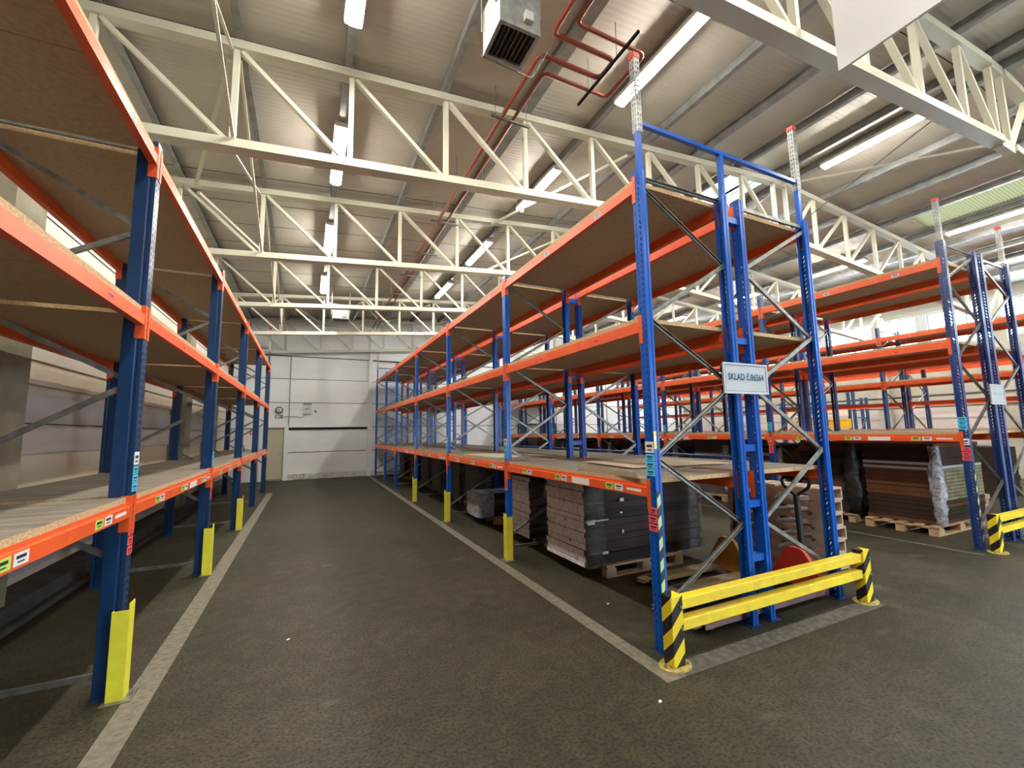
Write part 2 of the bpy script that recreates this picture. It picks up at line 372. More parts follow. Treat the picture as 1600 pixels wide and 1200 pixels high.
struct(MB().box(2.24, 2.40, YF-0.16, YF, 0.0, 4.8).box(2.28, 2.36, YF-0.2, YF, 4.8, 6.1).build('trim_5', WALLF))
struct(MB().box(-0.80, -0.66, YF-0.14, YF, 0.0, 2.0).box(-1.62, -1.50, YF-0.10, YF, 0, 2.0).build('trim_6', WALLF))
struct(MB().box(-0.66, 2.24, YF-0.05, YF, 0.0, 0.22).box(2.40, 8.8, YF-0.05, YF, 0, 0.16).build('baseboard_far', BASEW))
mb = MB()
for x in (4.9, 8.2, 11.4, 14.6, 17.8): mb.box(x-0.02, x+0.02, YF-0.006, YF+0.01, 0, 6.4)
struct(mb.build('trim_7', GAP_SHADE))
# closed gateway on the far wall, beyond the centre racks
d = struct(MB().box(9.3, 11.3, YF-0.03, YF, 0.0, 2.0).build('door_2', mat('dark_gate', (0.26, 0.25, 0.22), 0.6)))  # closed gate in an even dark grey
MB().box(9.22, 9.3, YF-0.06, YF, 0, 2.08).box(11.3, 11.38, YF-0.06, YF, 0, 2.08).box(9.3, 11.3, YF-0.06, YF, 2.0, 2.08).build('door_frame', BLACK, d)
# cream personnel door
d = struct(MB().box(-1.46, -0.84, YF-0.07, YF-0.02, 0.06, 1.93).build('door_1', DOORM))
MB().box(-1.50, -1.46, YF-0.09, YF, 0.0, 1.98).box(-0.84, -0.80, YF-0.09, YF, 0, 1.98).box(-1.46, -0.84, YF-0.09, YF, 1.93, 1.98).build('door_frame', WALLR, d)
MB().tube([(-0.90, YF-0.07, 1.0), (-0.90, YF-0.12, 1.0), (-1.0, YF-0.12, 1.0)], 0.01, 6).build('door_handle', GALV, d)

# left wall
struct(MB().box(XW_L-0.25, XW_L, YN, YF, 0, 7.0).build('wall_left', WALLL))
mb = MB(); mg = MB(); mp = MB(); mj = MB()
cy = [t+0.17 for t in [-4.5, -1.2]+TRUSS_Y[:-1]]
for a, b in zip([YN-0.25]+cy, cy+[YF+0.25]):
    y0, y1 = a+0.27, b-0.27
    mg.box(XW_L, XW_L+0.05, y0+0.10, y1-0.10, 1.55, 2.20)       # mauve band
    mp.box(XW_L, XW_L+0.12, y0+0.14, y1-0.08, 2.55, 5.85)        # upper cream panel, standing proud
    mb.box(XW_L, XW_L+0.08, y0+0.06, y1-0.04, 2.30, 2.549)       # ledge
    mj.box(XW_L+0.05, XW_L+0.054, y0+0.12, y1-0.12, 1.87, 1.885)
    for z in (3.3, 4.1, 4.9): mj.box(XW_L+0.12, XW_L+0.123, y0+0.16, y1-0.1, z, z+0.02)
    mg.box(XW_L, XW_L+0.035, y0+0.12, y1-0.12, 0.95, 1.16)
    mg.box(XW_L, XW_L+0.06, y0+0.10, y1-0.1, 0.30, 0.62)
struct(mg.build('trim_8', WALLG)); struct(mb.build('trim_9', WALLL)); struct(mp.build('trim_10', WALLP)); struct(mj.build('trim_11', GAP_SHADE))
for i, yy in enumerate(cy):
    o = MB().box(XW_L, -2.45, yy-0.25, yy+0.25, 0, 6.0).build('concrete_column', COLM); struct(o); o.name = 'trim_%d' % (12+i)
struct(MB().box(XW_L, -2.40, YN, YF-0.2, 0, 0.20).box(-2.40, -2.33, YN, YF-0.2, 0, 0.06).build('baseboard_left', PLINTH))

# right wall with the window band
o = MB()
WZ0, WZ1 = 4.50, 5.74
o.box(XW_R, XW_R+0.25, YN, YF, 0, WZ0).box(XW_R, XW_R+0.25, YN, YF, WZ1, 7.0)
struct(o.build('wall_right', WALLR))
winy = [(-5.9, -2.9), (-2.6, 0.5), (0.8, 3.9), (4.2, 7.3), (7.6, 10.7), (11.0, 14.1), (14.4, 17.5)]
o = MB(); prev = YN
for a, b in winy: o.box(XW_R, XW_R+0.25, prev, a, WZ0, WZ1); prev = b
o.box(XW_R, XW_R+0.25, prev, YF, WZ0, WZ1); struct(o.build('trim_30', FRAMEG))
for i, (a, b) in enumerate(winy):
    f = MB()
    for z0, z1 in ((WZ0, WZ0+0.05), (WZ1-0.05, WZ1)): f.box(XW_R+0.08, XW_R+0.14, a, b, z0, z1)
    for y in (a, (a*2+b)/3-0.025, (a+2*b)/3-0.025, b-0.05): f.box(XW_R+0.08, XW_R+0.14, y, y+0.05, WZ0+0.05, WZ1-0.05)
    w = struct(f.build('window_%d' % (i+8), FRAMEG))
    MB().box(XW_R+0.105, XW_R+0.115, a+0.05, b-0.05, WZ0+0.05, WZ1-0.05).build('pane', GLASS, w)
mb = MB(); mj = MB()
for z in (0.9, 1.8, 2.7, 3.6): mj.box(XW_R-0.004, XW_R, YN, YF, z, z+0.02)
struct(mj.build('trim_31', GAP_SHADE))
struct(MB().box(XW_R-0.02, XW_R-0.001, YN, YF, 1.0, 2.3).build('trim_32', WALLG))
for i, yy in enumerate(cy):
    struct(MB().box(XW_R-0.26, XW_R-0.001, yy-0.18, yy+0.18, 0, 5.9).build('trim_%d' % (33+i), WALLR))
for i, z in enumerate((2.35, 2.75, 3.15)):
    tag(MB().tube([(XW_R-0.3, 2, z), (XW_R-0.3, 9, z-0.03), (XW_R-0.3, 18.4, z)], 0.018, 6).build('wall_cable', BLACK),
        ['lowest', 'middle', 'topmost'][i]+' of the dark cables running along the right wall', 'cable')
# near wall behind the camera
# wall behind the camera with an open loading gate, unseen and added to let fill daylight in
GX0, GX1, GZ = 7.0, 10.5, 3.4
struct(MB().box(XW_L-0.3, GX0, YN-0.25, YN, 0, 7.3).box(GX1, XW_R+0.3, YN-0.25, YN, 0, 7.3).box(GX0, GX1, YN-0.25, YN, GZ, 7.3).build('wall_near', WALLR))
struct(MB().box(GX0-0.1, GX0, YN, YN+0.05, 0, GZ).box(GX1, GX1+0.1, YN, YN+0.05, 0, GZ).box(GX0-0.1, GX1+0.1, YN, YN+0.05, GZ, GZ+0.1).build('added_gate_frame', FRAMEG))
struct(MB().box(-30, 50, -45, YN-0.3, -0.2, -0.01).build('ground', mat('outdoor_concrete', (0.45, 0.45, 0.43), 0.8)))

# ---------------------------------------------------------------- roof steel
NX = [-2.08+1.222*k for k in range(10)]
ordn = ['nearest', 'second nearest', 'third nearest', 'fourth nearest', 'fifth nearest', 'farthest']
for ti, ty in enumerate(TRUSS_Y):
    t = thing('roof_truss', 'cream steel lattice roof truss, %s to the camera' % ordn[ti] if ti < 5 else 'cream steel lattice roof truss standing against the far wall', 'truss', (XW_L, ty, zc(XW_L)))
    B = 1.20; L = Vector((XW_L, ty, zc(XW_L)))
    P = lambda x, z: Vector((x, ty, z)) - L
    for x0, x1 in ((XW_L+0.02, RIDGE-0.22), (RIDGE+0.22, XW_R-0.28)):
        o = MB().bar(P(x0, zc(x0)), P(x1, zc(x1)), 0.14, 0.10).build('top_chord', CREAM, t)
        o = MB().bar(P(x0, zc(x0)-B), P(x1, zc(x1)-B), 0.16, 0.10).build('bottom_chord', CREAM, t)
    for z in (0.02, -B): MB().box(RIDGE-0.22-L.x, RIDGE+0.22-L.x, -0.05, 0.05, zc(RIDGE)+z-0.10-L.z, zc(RIDGE)+z+0.05-L.z).build('splice_plate', CREAM, t)
    nodes = [x for x in NX if x < 8.7] + [RIDGE-0.2]
    nodes = [x for x in nodes if abs(x-(RIDGE-0.2)) > 0.3 or x == RIDGE-0.2]
    right = [2*RIDGE-x for x in nodes if 2*RIDGE-x < XW_R-0.3]
    for x in nodes+right:
        MB().bar(P(x, zc(x)-0.05), P(x, zc(x)-B+0.05), 0.06, 0.07, (0,1,0)).build('vertical_web', CREAM, t)
    for a, b in zip(nodes, nodes[1:]):
        MB().bar(P(a+0.05, zc(a)-0.05), P(b-0.06, zc(b)-B+0.05), 0.045, 0.068, (0,1,0)).build('diagonal_web', CREAM, t)
    rr = sorted(right)
    for a, b in zip(rr, rr[1:]):
        MB().bar(P(a+0.06, zc(a)-B+0.05), P(b-0.05, zc(b)-0.05), 0.045, 0.068, (0,1,0)).build('diagonal_web', CREAM, t)
# purlins
px = [-2.05, -0.83, 0.31, 1.56, 2.80, 4.0, 5.2, 6.4, 7.6, 8.7]
px = px + [9.2, 10.45, 11.65, 12.85, 14.2, 15.3, 16.5, 17.5, 18.7]
on = ['first', 'second', 'third', 'fourth', 'fifth', 'sixth', 'seventh', 'eighth', 'ninth', 'tenth', 'eleventh', 'twelfth', 'thirteenth', 'fourteenth', 'fifteenth', 'sixteenth', 'seventeenth', 'eighteenth', 'nineteenth']
for i, x in enumerate(px):
    w = 0.15 if i in (4, 10) else 0.08
    mb = MB(); z = zc(x)
    mb.box(x-w/2, x+w/2, YN+0.02, YF-0.02, z+0.055, z+0.062); mb.box(x-w/2, x-w/2+0.006, YN+0.02, YF-0.02, z+0.062, z+0.185); mb.box(x-w/2-(0 if w < 0.1 else -w+0.006), x-w/2+(0.05 if w < 0.1 else w), YN+0.02, YF-0.02, z+0.180, z+0.187)
    if w > 0.1: mb.box(x+w/2-0.006, x+w/2, YN+0.02, YF-0.02, z+0.062, z+0.185)
    mb.box(x+w/2-0.006, x+w/2, YN+0.02, YF-0.02, z+0.062, z+0.075)
    tag(mb.build('roof_purlin', PURL), 'grey steel roof purlin under the deck, %s from the left wall' % on[i], 'purlin')
# longitudinal bracing between trusses
def brace_bay(x, tag_txt, pairs, m=CREAM, w=0.03, m2=None, w2=None):
    m2 = m2 or m; w2 = w2 or w
    for k, (a, b) in enumerate(pairs):
        t = thing('sway_brace', 'crossed bars between roof trusses %s, %s pair' % (tag_txt, ordn[k]), 'brace', (x, a, zc(x)))
        L = Vector((x, a, zc(x)))
        MB().bar(Vector((x-0.03, a+0.09, zc(x)-1.14))-L, Vector((x-0.03, b-0.08, zc(x)-0.09))-L, w2, w2*0.6).build('brace_bar', m2, t)
        MB().bar(Vector((x+0.03, a+0.08, zc(x)-0.09))-L, Vector((x+0.03, b-0.09, zc(x)-1.14))-L, w, w).build('brace_bar', m, t)
prs = list(zip(TRUSS_Y, TRUSS_Y[1:]))
brace_bay(-0.87, 'beside the left rack', prs)
brace_bay(RIDGE, 'under the ridge', prs, GALV, 0.016, CREAM, 0.04)
def rod(name, p, q, w, label, m=CREAM):
    p = Vector(p); o = MB().bar((0,0,0), Vector(q)-p, w, w).build(name, m, None, p); tag(o, label, 'brace'); return o
rod('roof_tie', (-0.95, 5.42, zc(-0.95)-0.09), (-1.85, 8.45, zc(-1.85)-0.09), 0.05, 'slanting roof tie between the second and third trusses at the left')
rod('roof_tie', (-1.85, 8.67, zc(-1.85)-0.09), (-0.95, 11.7, zc(-0.95)-0.09), 0.05, 'slanting roof tie between the third and fourth trusses at the left')
rod('roof_tie', (4.9, 5.42, 6.46), (3.6, 8.45, 6.35), 0.05, 'short slanting tie above the centre racks behind the second truss')
rod('roof_tie', (5.6, 8.67, 6.5), (4.4, 11.7, 6.4), 0.05, 'slanting tie above the centre racks behind the third truss')
for k, (xa, xb) in enumerate(((-0.8, 1.55), (1.55, 3.9), (3.9, 6.3))):
    rod('roof_tie', (xa, 15.17, zc(xa)-0.08), ((xa+xb)/2, 18.3, zc(xa)+0.0), 0.05, '%s rising tie bar between the last two trusses' % ['leftmost', 'middle', 'rightmost'][k])
    rod('roof_tie', ((xa+xb)/2+0.1, 18.3, zc(xa)+0.0), (xb, 15.17, zc(xb)-0.08), 0.05, '%s falling tie bar between the last two trusses' % ['leftmost', 'middle', 'rightmost'][k])

# ---------------------------------------------------------------- lamps
lamp_h = MB().box(-0.095, 0.095, -0.80, 0.80, 0.035, 0.075).box(-0.095, -0.088, -0.80, 0.80, 0.018, 0.035).box(0.088, 0.095, -0.80, 0.80, 0.018, 0.035).box(-0.088, 0.088, -0.80, -0.785, -0.004, 0.035).box(-0.088, 0.088, 0.785, 0.80, -0.004, 0.035).mesh('housing', LAMPH)
lamp_d = MB(); prof = [(-0.085, 0.035), (-0.075, 0.0), (-0.045, -0.025), (0.045, -0.025), (0.075, 0.0), (0.085, 0.035)]
lamp_d.prism(prof, ((0, -0.78, 0), (0, 0.78, 0), (1, 0, 0), (0, 0, 1))); lamp_d = lamp_d.mesh('diffuser', LAMP)
rows = [(0.31, 'over the left aisle'), (4.0, 'over the centre racks'), (9.13, 'beside the ridge'), (14.3, 'over the right-hand racks'), (17.4, 'near the right wall')]
for x, txt in rows:
    ys_ = [-2.7, 0.45, 3.75, 7.06, 10.33, 13.62, 16.8]
    for k, y in enumerate(ys_):
        if (k == 6 and x < 9): continue
        t = thing('ceiling_lamp', '%s lit ceiling lamp from the near end of the row %s' % (NTH[k], txt), 'lamp', (x, y, zc(x)-0.03), 0, 'ceiling lamps '+txt)
        put('housing', lamp_h, t); put('diffuser', lamp_d, t)
        mb = MB()
        for yy in (-0.6, 0.6): mb.box(-0.01, 0.01, yy-0.01, yy+0.01, 0.075, 0.11)
        mb.build('bracket', GALV, t)

# ---------------------------------------------------------------- heating pipes, heaters
PZ = 6.08
def U(x, d): return [(x, YN+0.1, PZ), (x, 3.64-d, PZ), (3.16+d*1.3, 3.64-d, PZ), (3.16+d*1.3, 3.93+d, PZ), (x, 3.93+d, PZ), (x, 18.2, PZ)]
for nm, x, d, txt in (('heating_pipe', 2.31, 0.0, 'inner'), ('heating_pipe', 2.48, 0.21, 'outer')):
    tag(MB().tube(rounded(U(x, d), 0.08), 0.030 if d == 0 else 0.024, 10).build(nm, PIPE, smooth=True), 'red-brown heating pipe under the roof, %s of the looped pair' % txt, 'pipe')
for k, y in enumerate((2.75, 5.0, 6.7, 8.2, 9.9, 11.5, 13.2, 14.8, 16.6)):
    t = thing('pipe_hanger', '%s thin steel hanger from the near end under the two red-brown pipes' % NTH[k], 'hanger', (2.4, y, PZ))
    MB().channel((-0.26, 0, -0.05), (0.34, 0, -0.05), 0.03, 0.03, 0.004).build('crossbar', GALV, t)
    MB().tube([(-0.2, 0, -0.03), (-0.2, 0, 0.42)], 0.005, 5).tube([(0.28, 0, -0.03), (0.28, 0, 0.42)], 0.005, 5).build('hanger_rod', GALV, t)
t = thing('strut_channel', 'dark slotted strut crossing under the pipe loops', 'strut', (3.12, 3.8, PZ))
MB().channel((0, -0.62, -0.06), (0, 0.55, -0.06), 0.028, 0.028, 0.004).build('channel', BLACK, t)
MB().tube([(0, -0.25, -0.04), (0, -0.25, 0.40)], 0.006, 5).tube([(0, 0.3, -0.04), (0, 0.3, 0.40)], 0.006, 5).build('hanger_rod', GALV, t)
tag(MB().channel((0, 0, 0), (1.35, 0, 0.10), 0.04, 0.04, 0.004).build('strut_channel', GALV, None, (2.2, 3.05, 6.37)), 'pale galvanised strut fixed to the roof above the pipe loops', 'strut')
def heater(x, y, z, label, w=0.42, dd=0.42, h=0.46):
    t = thing('unit_heater', label, 'heater', (x, y, z))
    o = MB().box(-w/2, w/2, -dd/2, dd/2, 0.02, h).build('casing', GALVP, t); bevel(o, 0.008)
    mb = MB()
    for a, b, c, d in ((-w/2, w/2, -dd/2, -dd/2+0.035), (-w/2, w/2, dd/2-0.035, dd/2), (-w/2, -w/2+0.035, -dd/2+0.035, dd/2-0.035), (w/2-0.035, w/2, -dd/2+0.035, dd/2-0.035)): mb.box(a, b, c, d, -0.012, 0.02)
    mb.build('louvre_frame', GALVP, t)
    MB().box(-w/2+0.035, w/2-0.035, -dd/2+0.035, dd/2-0.035, 0.012, 0.019).build('air_opening', BLACK, t)
    for k in range(7):
        xx = -w/2+0.07+k*(w-0.14)/6
        MB().bar((xx, -dd/2+0.036, 0.0), (xx, dd/2-0.036, 0.0), 0.004, 0.03, (0.5, 0, 1)).build('louvre_blade', GALV if k in (1, 3, 4, 5) else BLACK, t)
    MB().box(0.03, 0.11, -dd/2-0.05, -dd/2, 0.06, 0.15).build('thermostat_box', mat('white_plastic', (0.6, 0.6, 0.57), 0.4), t)
    mb = MB()
    rt_ = zc(x)+DZ-z
    for sx in (-1, 1):
        mb.tube([(sx*(w/2+0.02), -dd/2+0.04, 0.2), (sx*(w/2+0.02), -dd/2+0.04, rt_)], 0.01, 6).tube([(sx*(w/2+0.02), dd/2-0.04, 0.2), (sx*(w/2+0.02), dd/2-0.04, rt_)], 0.01, 6)
    mb.build('hanging_bracket', GALV, t)
    mb = MB(); mb.tube(rounded([(-w/2, dd/2+0.02, 0.0), (0.35, dd/2+0.05, 0.0), (0.42, dd/2+0.05, 0.1), (0.55, dd/2+0.1, 0.42)], 0.05), 0.008, 6).tube(rounded([(-w/2, dd/2+0.04, 0.03), (0.38, dd/2+0.08, 0.03), (0.60, dd/2+0.1, 0.45)], 0.05), 0.008, 6)
    mb.build('coil_pipe', GALV, t)
    return t
heater(1.66, 3.37, 5.42, 'galvanised box heater with louvred underside hanging near the looped pipes')
heater(0.85, 14.62, 5.40, 'far galvanised box heater hanging between the last trusses', 0.5)

t = thing('hanging_board', 'white smooth board hanging under the roof in front of the nearest truss', 'board', (3.97, 0.63, 4.69))
MB().box(-0.012, 0.012, -1.15, 1.15, 0.0, 1.25).build('panel', mat('white_board', (0.90, 0.94, 0.97), 0.45), t)
MB().tube([(0, -0.9, 1.25), (0, -0.9, 1.95)], 0.006, 5).tube([(0, 0.9, 1.25), (0, 0.9, 1.95)], 0.006, 5).build('hanger_rod', GALV, t)
# ---------------------------------------------------------------- racks
def post_mesh(H, slots=True, m=BLUE, dp=0.0):
    mb = MB()
    if slots:
        ysn = [-0.049, -0.030, -0.020, 0.020, 0.030, 0.049]; n = int(H/0.05)
        for k in range(n):
            z0, z1, z2 = k*0.05, k*0.05+0.030, k*0.05+0.05
            sh = 0.006
            def yy(j, hi):
                if j in (1, 2): return ysn[j] + (sh if hi else -sh)
                if j in (3, 4): return ysn[j] - (sh if hi else -sh)
                return ysn[j]
            for j in range(5):
                if j not in (1, 3): mb.quad((-0.05, yy(j,0), z0), (-0.05, yy(j,1), z1), (-0.05, yy(j+1,1), z1), (-0.05, yy(j+1,0), z0))
                mb.quad((-0.05, yy(j,1), z1), (-0.05, yy(j,0), z2), (-0.05, yy(j+1,0), z2), (-0.05, yy(j+1,1), z1))
        H = n*0.05
    else: mb.quad((-0.05, -0.049, 0), (-0.05, -0.049, H), (-0.05, 0.049, H), (-0.05, 0.049, 0))
    for s in (-1, 1):
        pr = [(-0.05, s*0.049), (-0.028, s*0.049), (-0.022, s*0.043), (-0.012, s*0.043), (-0.006, s*0.049), (0.014+dp, s*0.049), (0.018+dp, s*0.045), (0.018+dp, s*0.022)]
        mb.strip(pr, 0.0, H)
    return mb.mesh('post', m)
foot_me = MB().box(-0.07, 0.06, -0.07, 0.07, 0, 0.006).box(0.0, 0.022, -0.045, 0.045, 0.006, 0.03).mesh('foot_plate', NAVY)
def beam_mesh(L, m=ORANGE):
    # front face at x=0, depth to +0.05; origin at post centre line of first post, z = beam top
    a, b = 0.048, L-0.048
    prof = [(0.0, -0.10), (0.05, -0.10), (0.05, 0.0), (0.018, 0.0), (0.018, -0.022), (0.0, -0.026)]
    return MB().prism(prof, ((0, a, 0), (0, b, 0), (1, 0, 0), (0, 0, 1))).mesh('beam', m)
def conn_mesh(m=ORANGE):
    mb = MB(); z0, z1 = -0.20, 0.045
    # plate hooked on the post front with a toothed edge, return leg beside the post
    teeth = [(0.008, z0)]; z = z0
    while z < z1-0.03:
        teeth += [(0.008, z+0.012), (0.013, z+0.018), (0.013, z+0.03), (0.008, z+0.036)]; z += 0.05
    teeth += [(0.008, z1), (0.052, z1), (0.052, z0)]
    mb.prism(teeth, ((-0.003, 0, 0), (0.001, 0, 0), (0, 1, 0), (0, 0, 1)))
    mb.box(0.001, 0.055, 0.048, 0.052, z0, z1)
    return mb.mesh('beam_connector', m)
def conn_mesh_r(m=ORANGE):
    me = conn_mesh(m)
    for v in me.vertices: v.co.y = -v.co.y
    me.flip_normals(); return me
CONN = {'o': (conn_mesh(), conn_mesh_r())}
CONN['b'] = (conn_mesh(STEELBLUE), conn_mesh_r(STEELBLUE))
def label_mesh(w, h, m, n=2):
    mb = MB(); mb.box(-0.0012, 0, 0, w, 0, h)
    if n:
        mb.box(-0.0018, -0.0012, w*0.18, w*0.85, h*0.52, h*0.78, 1)
        mb.box(-0.0018, -0.0012, w*0.28, w*0.75, h*0.22, h*0.34, 1)
    return mb.mesh('label_sticker', [m, INK])
LB = {'w': label_mesh(0.11, 0.055, WHITE), 'g': label_mesh(0.11, 0.055, GREENL), 'W': label_mesh(0.30, 0.06, WHITE, 0), 'b': label_mesh(0.10, 0.04, BLUEL), 'r': label_mesh(0.09, 0.03, REDL), 'p': label_mesh(0.18, 0.022, WHITE, 0)}
def post_sticker(m, zs, w=0.095, h=0.055):
    mb = MB()
    for z in zs:
        mb.box(-0.0535, -0.052, -w/2, w/2, z, z+h); mb.box(-0.0542, -0.0535, -w*0.32, w*0.32, z+h*0.5, z+h*0.72, 1); mb.box(-0.0542, -0.0535, -w*0.25, w*0.25, z+h*0.2, z+h*0.32, 1)
    return mb.mesh('label_sticker', [m, INK])
ST_R = post_sticker(REDL, (0.90, 0.965, 1.03)); ST_C = post_sticker(CYAN, (1.33, 1.39, 1.45)); ST_W = post_sticker(WHITE, (1.515,), h=0.09)
def board_mesh(D, L):
    # D depth between outer faces, origin at post centre A / first post
    mb = MB(); x0, x1, y0, y1 = -0.030, D+0.030, 0.062, L-0.062; n = 3
    for k in range(n):
        a = y0+(y1-y0)*k/n+(0.002 if k else 0); b = y0+(y1-y0)*(k+1)/n-(0.002 if k < n-1 else 0)
        mb.box(x0, x1, a, b, 0.001, 0.038, 1, top=0, bot=2)
    return mb.mesh('shelf_board', [CHIP_T, CHIP_E, CHIP_B])
_cache = {}
def cached(key, fn):
    if key not in _cache: _cache[key] = fn()
    return _cache[key]
def rack(label, xa, D, ys, levels, ph, H=3.98, slots=True, m=BLUE, front=True, boards=True, guide='o', guards=(), sticks='both', bm=ORANGE, lite=False, nobeam=(), first_z=None):
    """xa: centre of the posts on the aisle side; D signed depth to the other posts"""
    sgn = 1 if D > 0 else -1
    t = thing('pallet_rack', label, 'rack', (xa, ys[0], 0)); rz = 0 if D > 0 else math.pi; D_ = abs(D)
    pm = cached(('post', H, slots, m.name), lambda: post_mesh(H, slots, m, 0.055 if m is NAVY2 else 0.0))
    def place(name, me, lx, wy, z, flip=False):
        # lx measured from the aisle posts inwards
        return put(name, me, t, (sgn*lx, wy-ys[0], z), (rz + (math.pi if flip else 0)) % (2*math.pi))
    for i, y in enumerate(ys):
        pa = place('post', pm, 0, y, 0); pb = place('post', pm, D_, y, 0, True)
        for p in (pa, pb):
            f = put('foot_plate', foot_me, p)
        if not lite:
            if sticks in ('both',) or i > 0:
                dz = levels[0]-1.26
                for me in (ST_R, ST_C) + ((ST_W,) if i < 4 else ()): put('label_sticker', me, pa, (0, 0, dz-(0.40 if (dz > 0.1 and me is ST_W) else 0)))
        A = [0.30, 1.48, 2.65, 3.83]; Bn = [0.86, 2.10, 3.25, 4.30]
        if ph: A, Bn = Bn[:3], A[1:]
        allz = sorted([(z, 0) for z in A if z < H] + [(z, 1) for z in Bn if z < H])
        for (z0, s0), (z1, s1) in zip(allz, allz[1:]):
            me = cached(('br', D_, round(z1-z0, 3), s0), lambda: MB().channel((D_*s0, 0, 0), (D_*s1, 0, z1-z0), 0.036, 0.024, 0.003, (0, 1, 0)).mesh('brace', GALV))
            place('brace', me, 0, y+0.012*(1 if s0 else -1)*sgn, z0)
        for z in (0.14, H-0.09):
            me = cached(('hb', D_), lambda: MB().channel((0, 0, 0), (D_, 0, 0), 0.036, 0.024, 0.003, (0, 1, 0)).mesh('brace', GALV)); place('brace', me, 0, y, z)
    for i, (y0, y1) in enumerate(zip(ys, ys[1:])):
        L = y1-y0
        for li, z in enumerate(levels):
            if (i, li) in nobeam: continue
            for side in (0, 1):
                fl = side == 1
                me = cached(('beam', round(L, 3), bm.name), lambda: beam_mesh(L, bm))
                # aisle beam: its front face coincides with the post front
                base_y = y0 if (sgn > 0) != fl else y1
                b = place('beam', me, -0.052 if not fl else D_+0.052, base_y, z, fl)
                c0, c1 = CONN['o' if bm is ORANGE else 'b']
                k0 = put('beam_connector', c0, b); k1 = put('beam_connector', c1, b, (0, L, 0))
                if not lite and not fl:
                    if li == 0:
                        for yy in ([0.35, 1.25, 2.05] if L > 2.5 else [0.4, 1.2]):
                            put('label_sticker', LB['w'], b, (0, yy, -0.088)); put('label_sticker', LB['g'], b, (0, yy+0.13, -0.088))
                        if i % 3 == 0: put('label_sticker', LB['W'], b, (0, 0.85, -0.092))
                        put('label_sticker', LB['p'], b, (0, 0.12, -0.07))
                    elif li == 2:
                        for yy in (0.5, 1.5): put('label_sticker', LB['b'], b, (0, yy, -0.08))
                    else:
                        for yy in (0.6, 1.7): put('label_sticker', LB['r'], b, (0, yy, -0.075))
            if boards:
                me = cached(('board', D_, round(L, 3)), lambda: board_mesh(D_, L))
                base_y = y0 if sgn > 0 else y1
                place('shelf_board', me, 0, base_y, z)
    return t
def plocal(t, x, y, z): return (x-t.location.x, y-t.location.y, z)
def end_frame(t, y, xa, xb, both=True, m=BLUE, rail=True, z0=3.86, zr=4.41, zt=5.10, mid=None):
    """blue tubes and rail with slotted galvanised uprights above the end frame"""
    mats = [m, GALVP, RED]
    for x, full in ((xa, True), (xb, both)) + (((mid, False),) if mid else ()):
        MB().box(-0.022, 0.022, -0.022, 0.022, z0, zr-0.02).build('extension_tube', m, t, plocal(t, x, y, 0))
        if full:
            mb = MB(); n = int((zt-zr+0.1)/0.05)
            s = 0.030
            for k in range(n):
                a = zr-0.1+k*0.05
                for (ux, uy, nx, ny) in ((1,0,0,-1), (0,1,-1,0)):
                    for c0, c1, hole in ((-s, -0.017, 0), (-0.017, -0.007, 1), (-0.007, 0.007, 0), (0.007, 0.017, 1), (0.017, s, 0)):
                        for h0, h1, hh in ((0, 0.03, 1), (0.03, 0.05, 0)):
                            if hole and hh: continue
                            q = lambda c, h: (ux*c+nx*s, uy*c+ny*s, a+h)
                            mb.quad(q(c0,h0), q(c1,h0), q(c1,h1), q(c0,h1))
            mb.build('slotted_extension', GALVP, t, plocal(t, x, y, 0))
            MB().box(-s-0.004, s+0.004, -s-0.004, s+0.004, zr-0.1+n*0.05-0.03, zr-0.1+n*0.05+0.015).build('end_cap', RED, t, plocal(t, x, y, 0))
    if rail: MB().bar(plocal(t, xa+0.03, y, zr), plocal(t, xb-0.03, y, zr), 0.04, 0.035).build('top_rail', m, t)
def spacer(t, y, x0, x1, zs):
    for z in zs: MB().box(0, x1-x0-0.1, -0.03, 0.03, -0.03, 0.03).build('row_spacer', BLUE, t, plocal(t, x0+0.05, y, z))

LV1 = [1.262, 2.62, 3.862]; LV2 = [1.558, 2.902, 4.116]
yL = [1.144+2.8*k for k in range(-2, 6)]; yL = [round(y, 3) for y in yL]
yR = [2.685+2.8*k for k in range(5)]; yR += [yR[-1]+2.03, yR[-1]+2.03+2.35]; yR = [round(y, 3) for y in yR]
y2 = [round(2.74+2.8*k, 3) for k in range(6)]; y2 = y2+[round(y2[-1]+1.9, 3)]
y3 = [round(0.58+2.8*k, 3) for k in range(7)]

# left rack: its aisle side faces right, so it is built from the aisle posts inwards
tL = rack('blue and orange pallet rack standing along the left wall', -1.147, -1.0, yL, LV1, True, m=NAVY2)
tA = rack('aisle-side row of the centre blue and orange pallet racks, with dark board stacks below', 2.556, 0.988, yR, LV1, False, sticks='both')
tB = rack('right-hand row of the centre pallet racks, back to back with the aisle-side row', 4.837, -1.023, yR, LV1, False, lite=True)
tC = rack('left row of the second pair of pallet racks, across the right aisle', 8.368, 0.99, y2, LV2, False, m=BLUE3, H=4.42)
tD = rack('right row of the second pair of pallet racks, across the right aisle', 10.62, -0.99, y2, LV2, False, lite=True, m=BLUE3, H=4.42)
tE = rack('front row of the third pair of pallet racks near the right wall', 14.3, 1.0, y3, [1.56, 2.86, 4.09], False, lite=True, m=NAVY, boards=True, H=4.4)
tF = rack('back row of the third pair of pallet racks, in front of the right wall', 16.6, -1.0, y3[1:], [1.57, 2.36, 3.34], False, lite=True, m=NAVY, boards=False, H=4.0)
end_frame(tA, yR[0], 2.556, 4.837, mid=3.60)
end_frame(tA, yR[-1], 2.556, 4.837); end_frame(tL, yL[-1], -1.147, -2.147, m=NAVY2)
end_frame(tC, y2[0], 8.368, 10.62, m=BLUE3, zr=4.45, z0=4.35, rail=False)
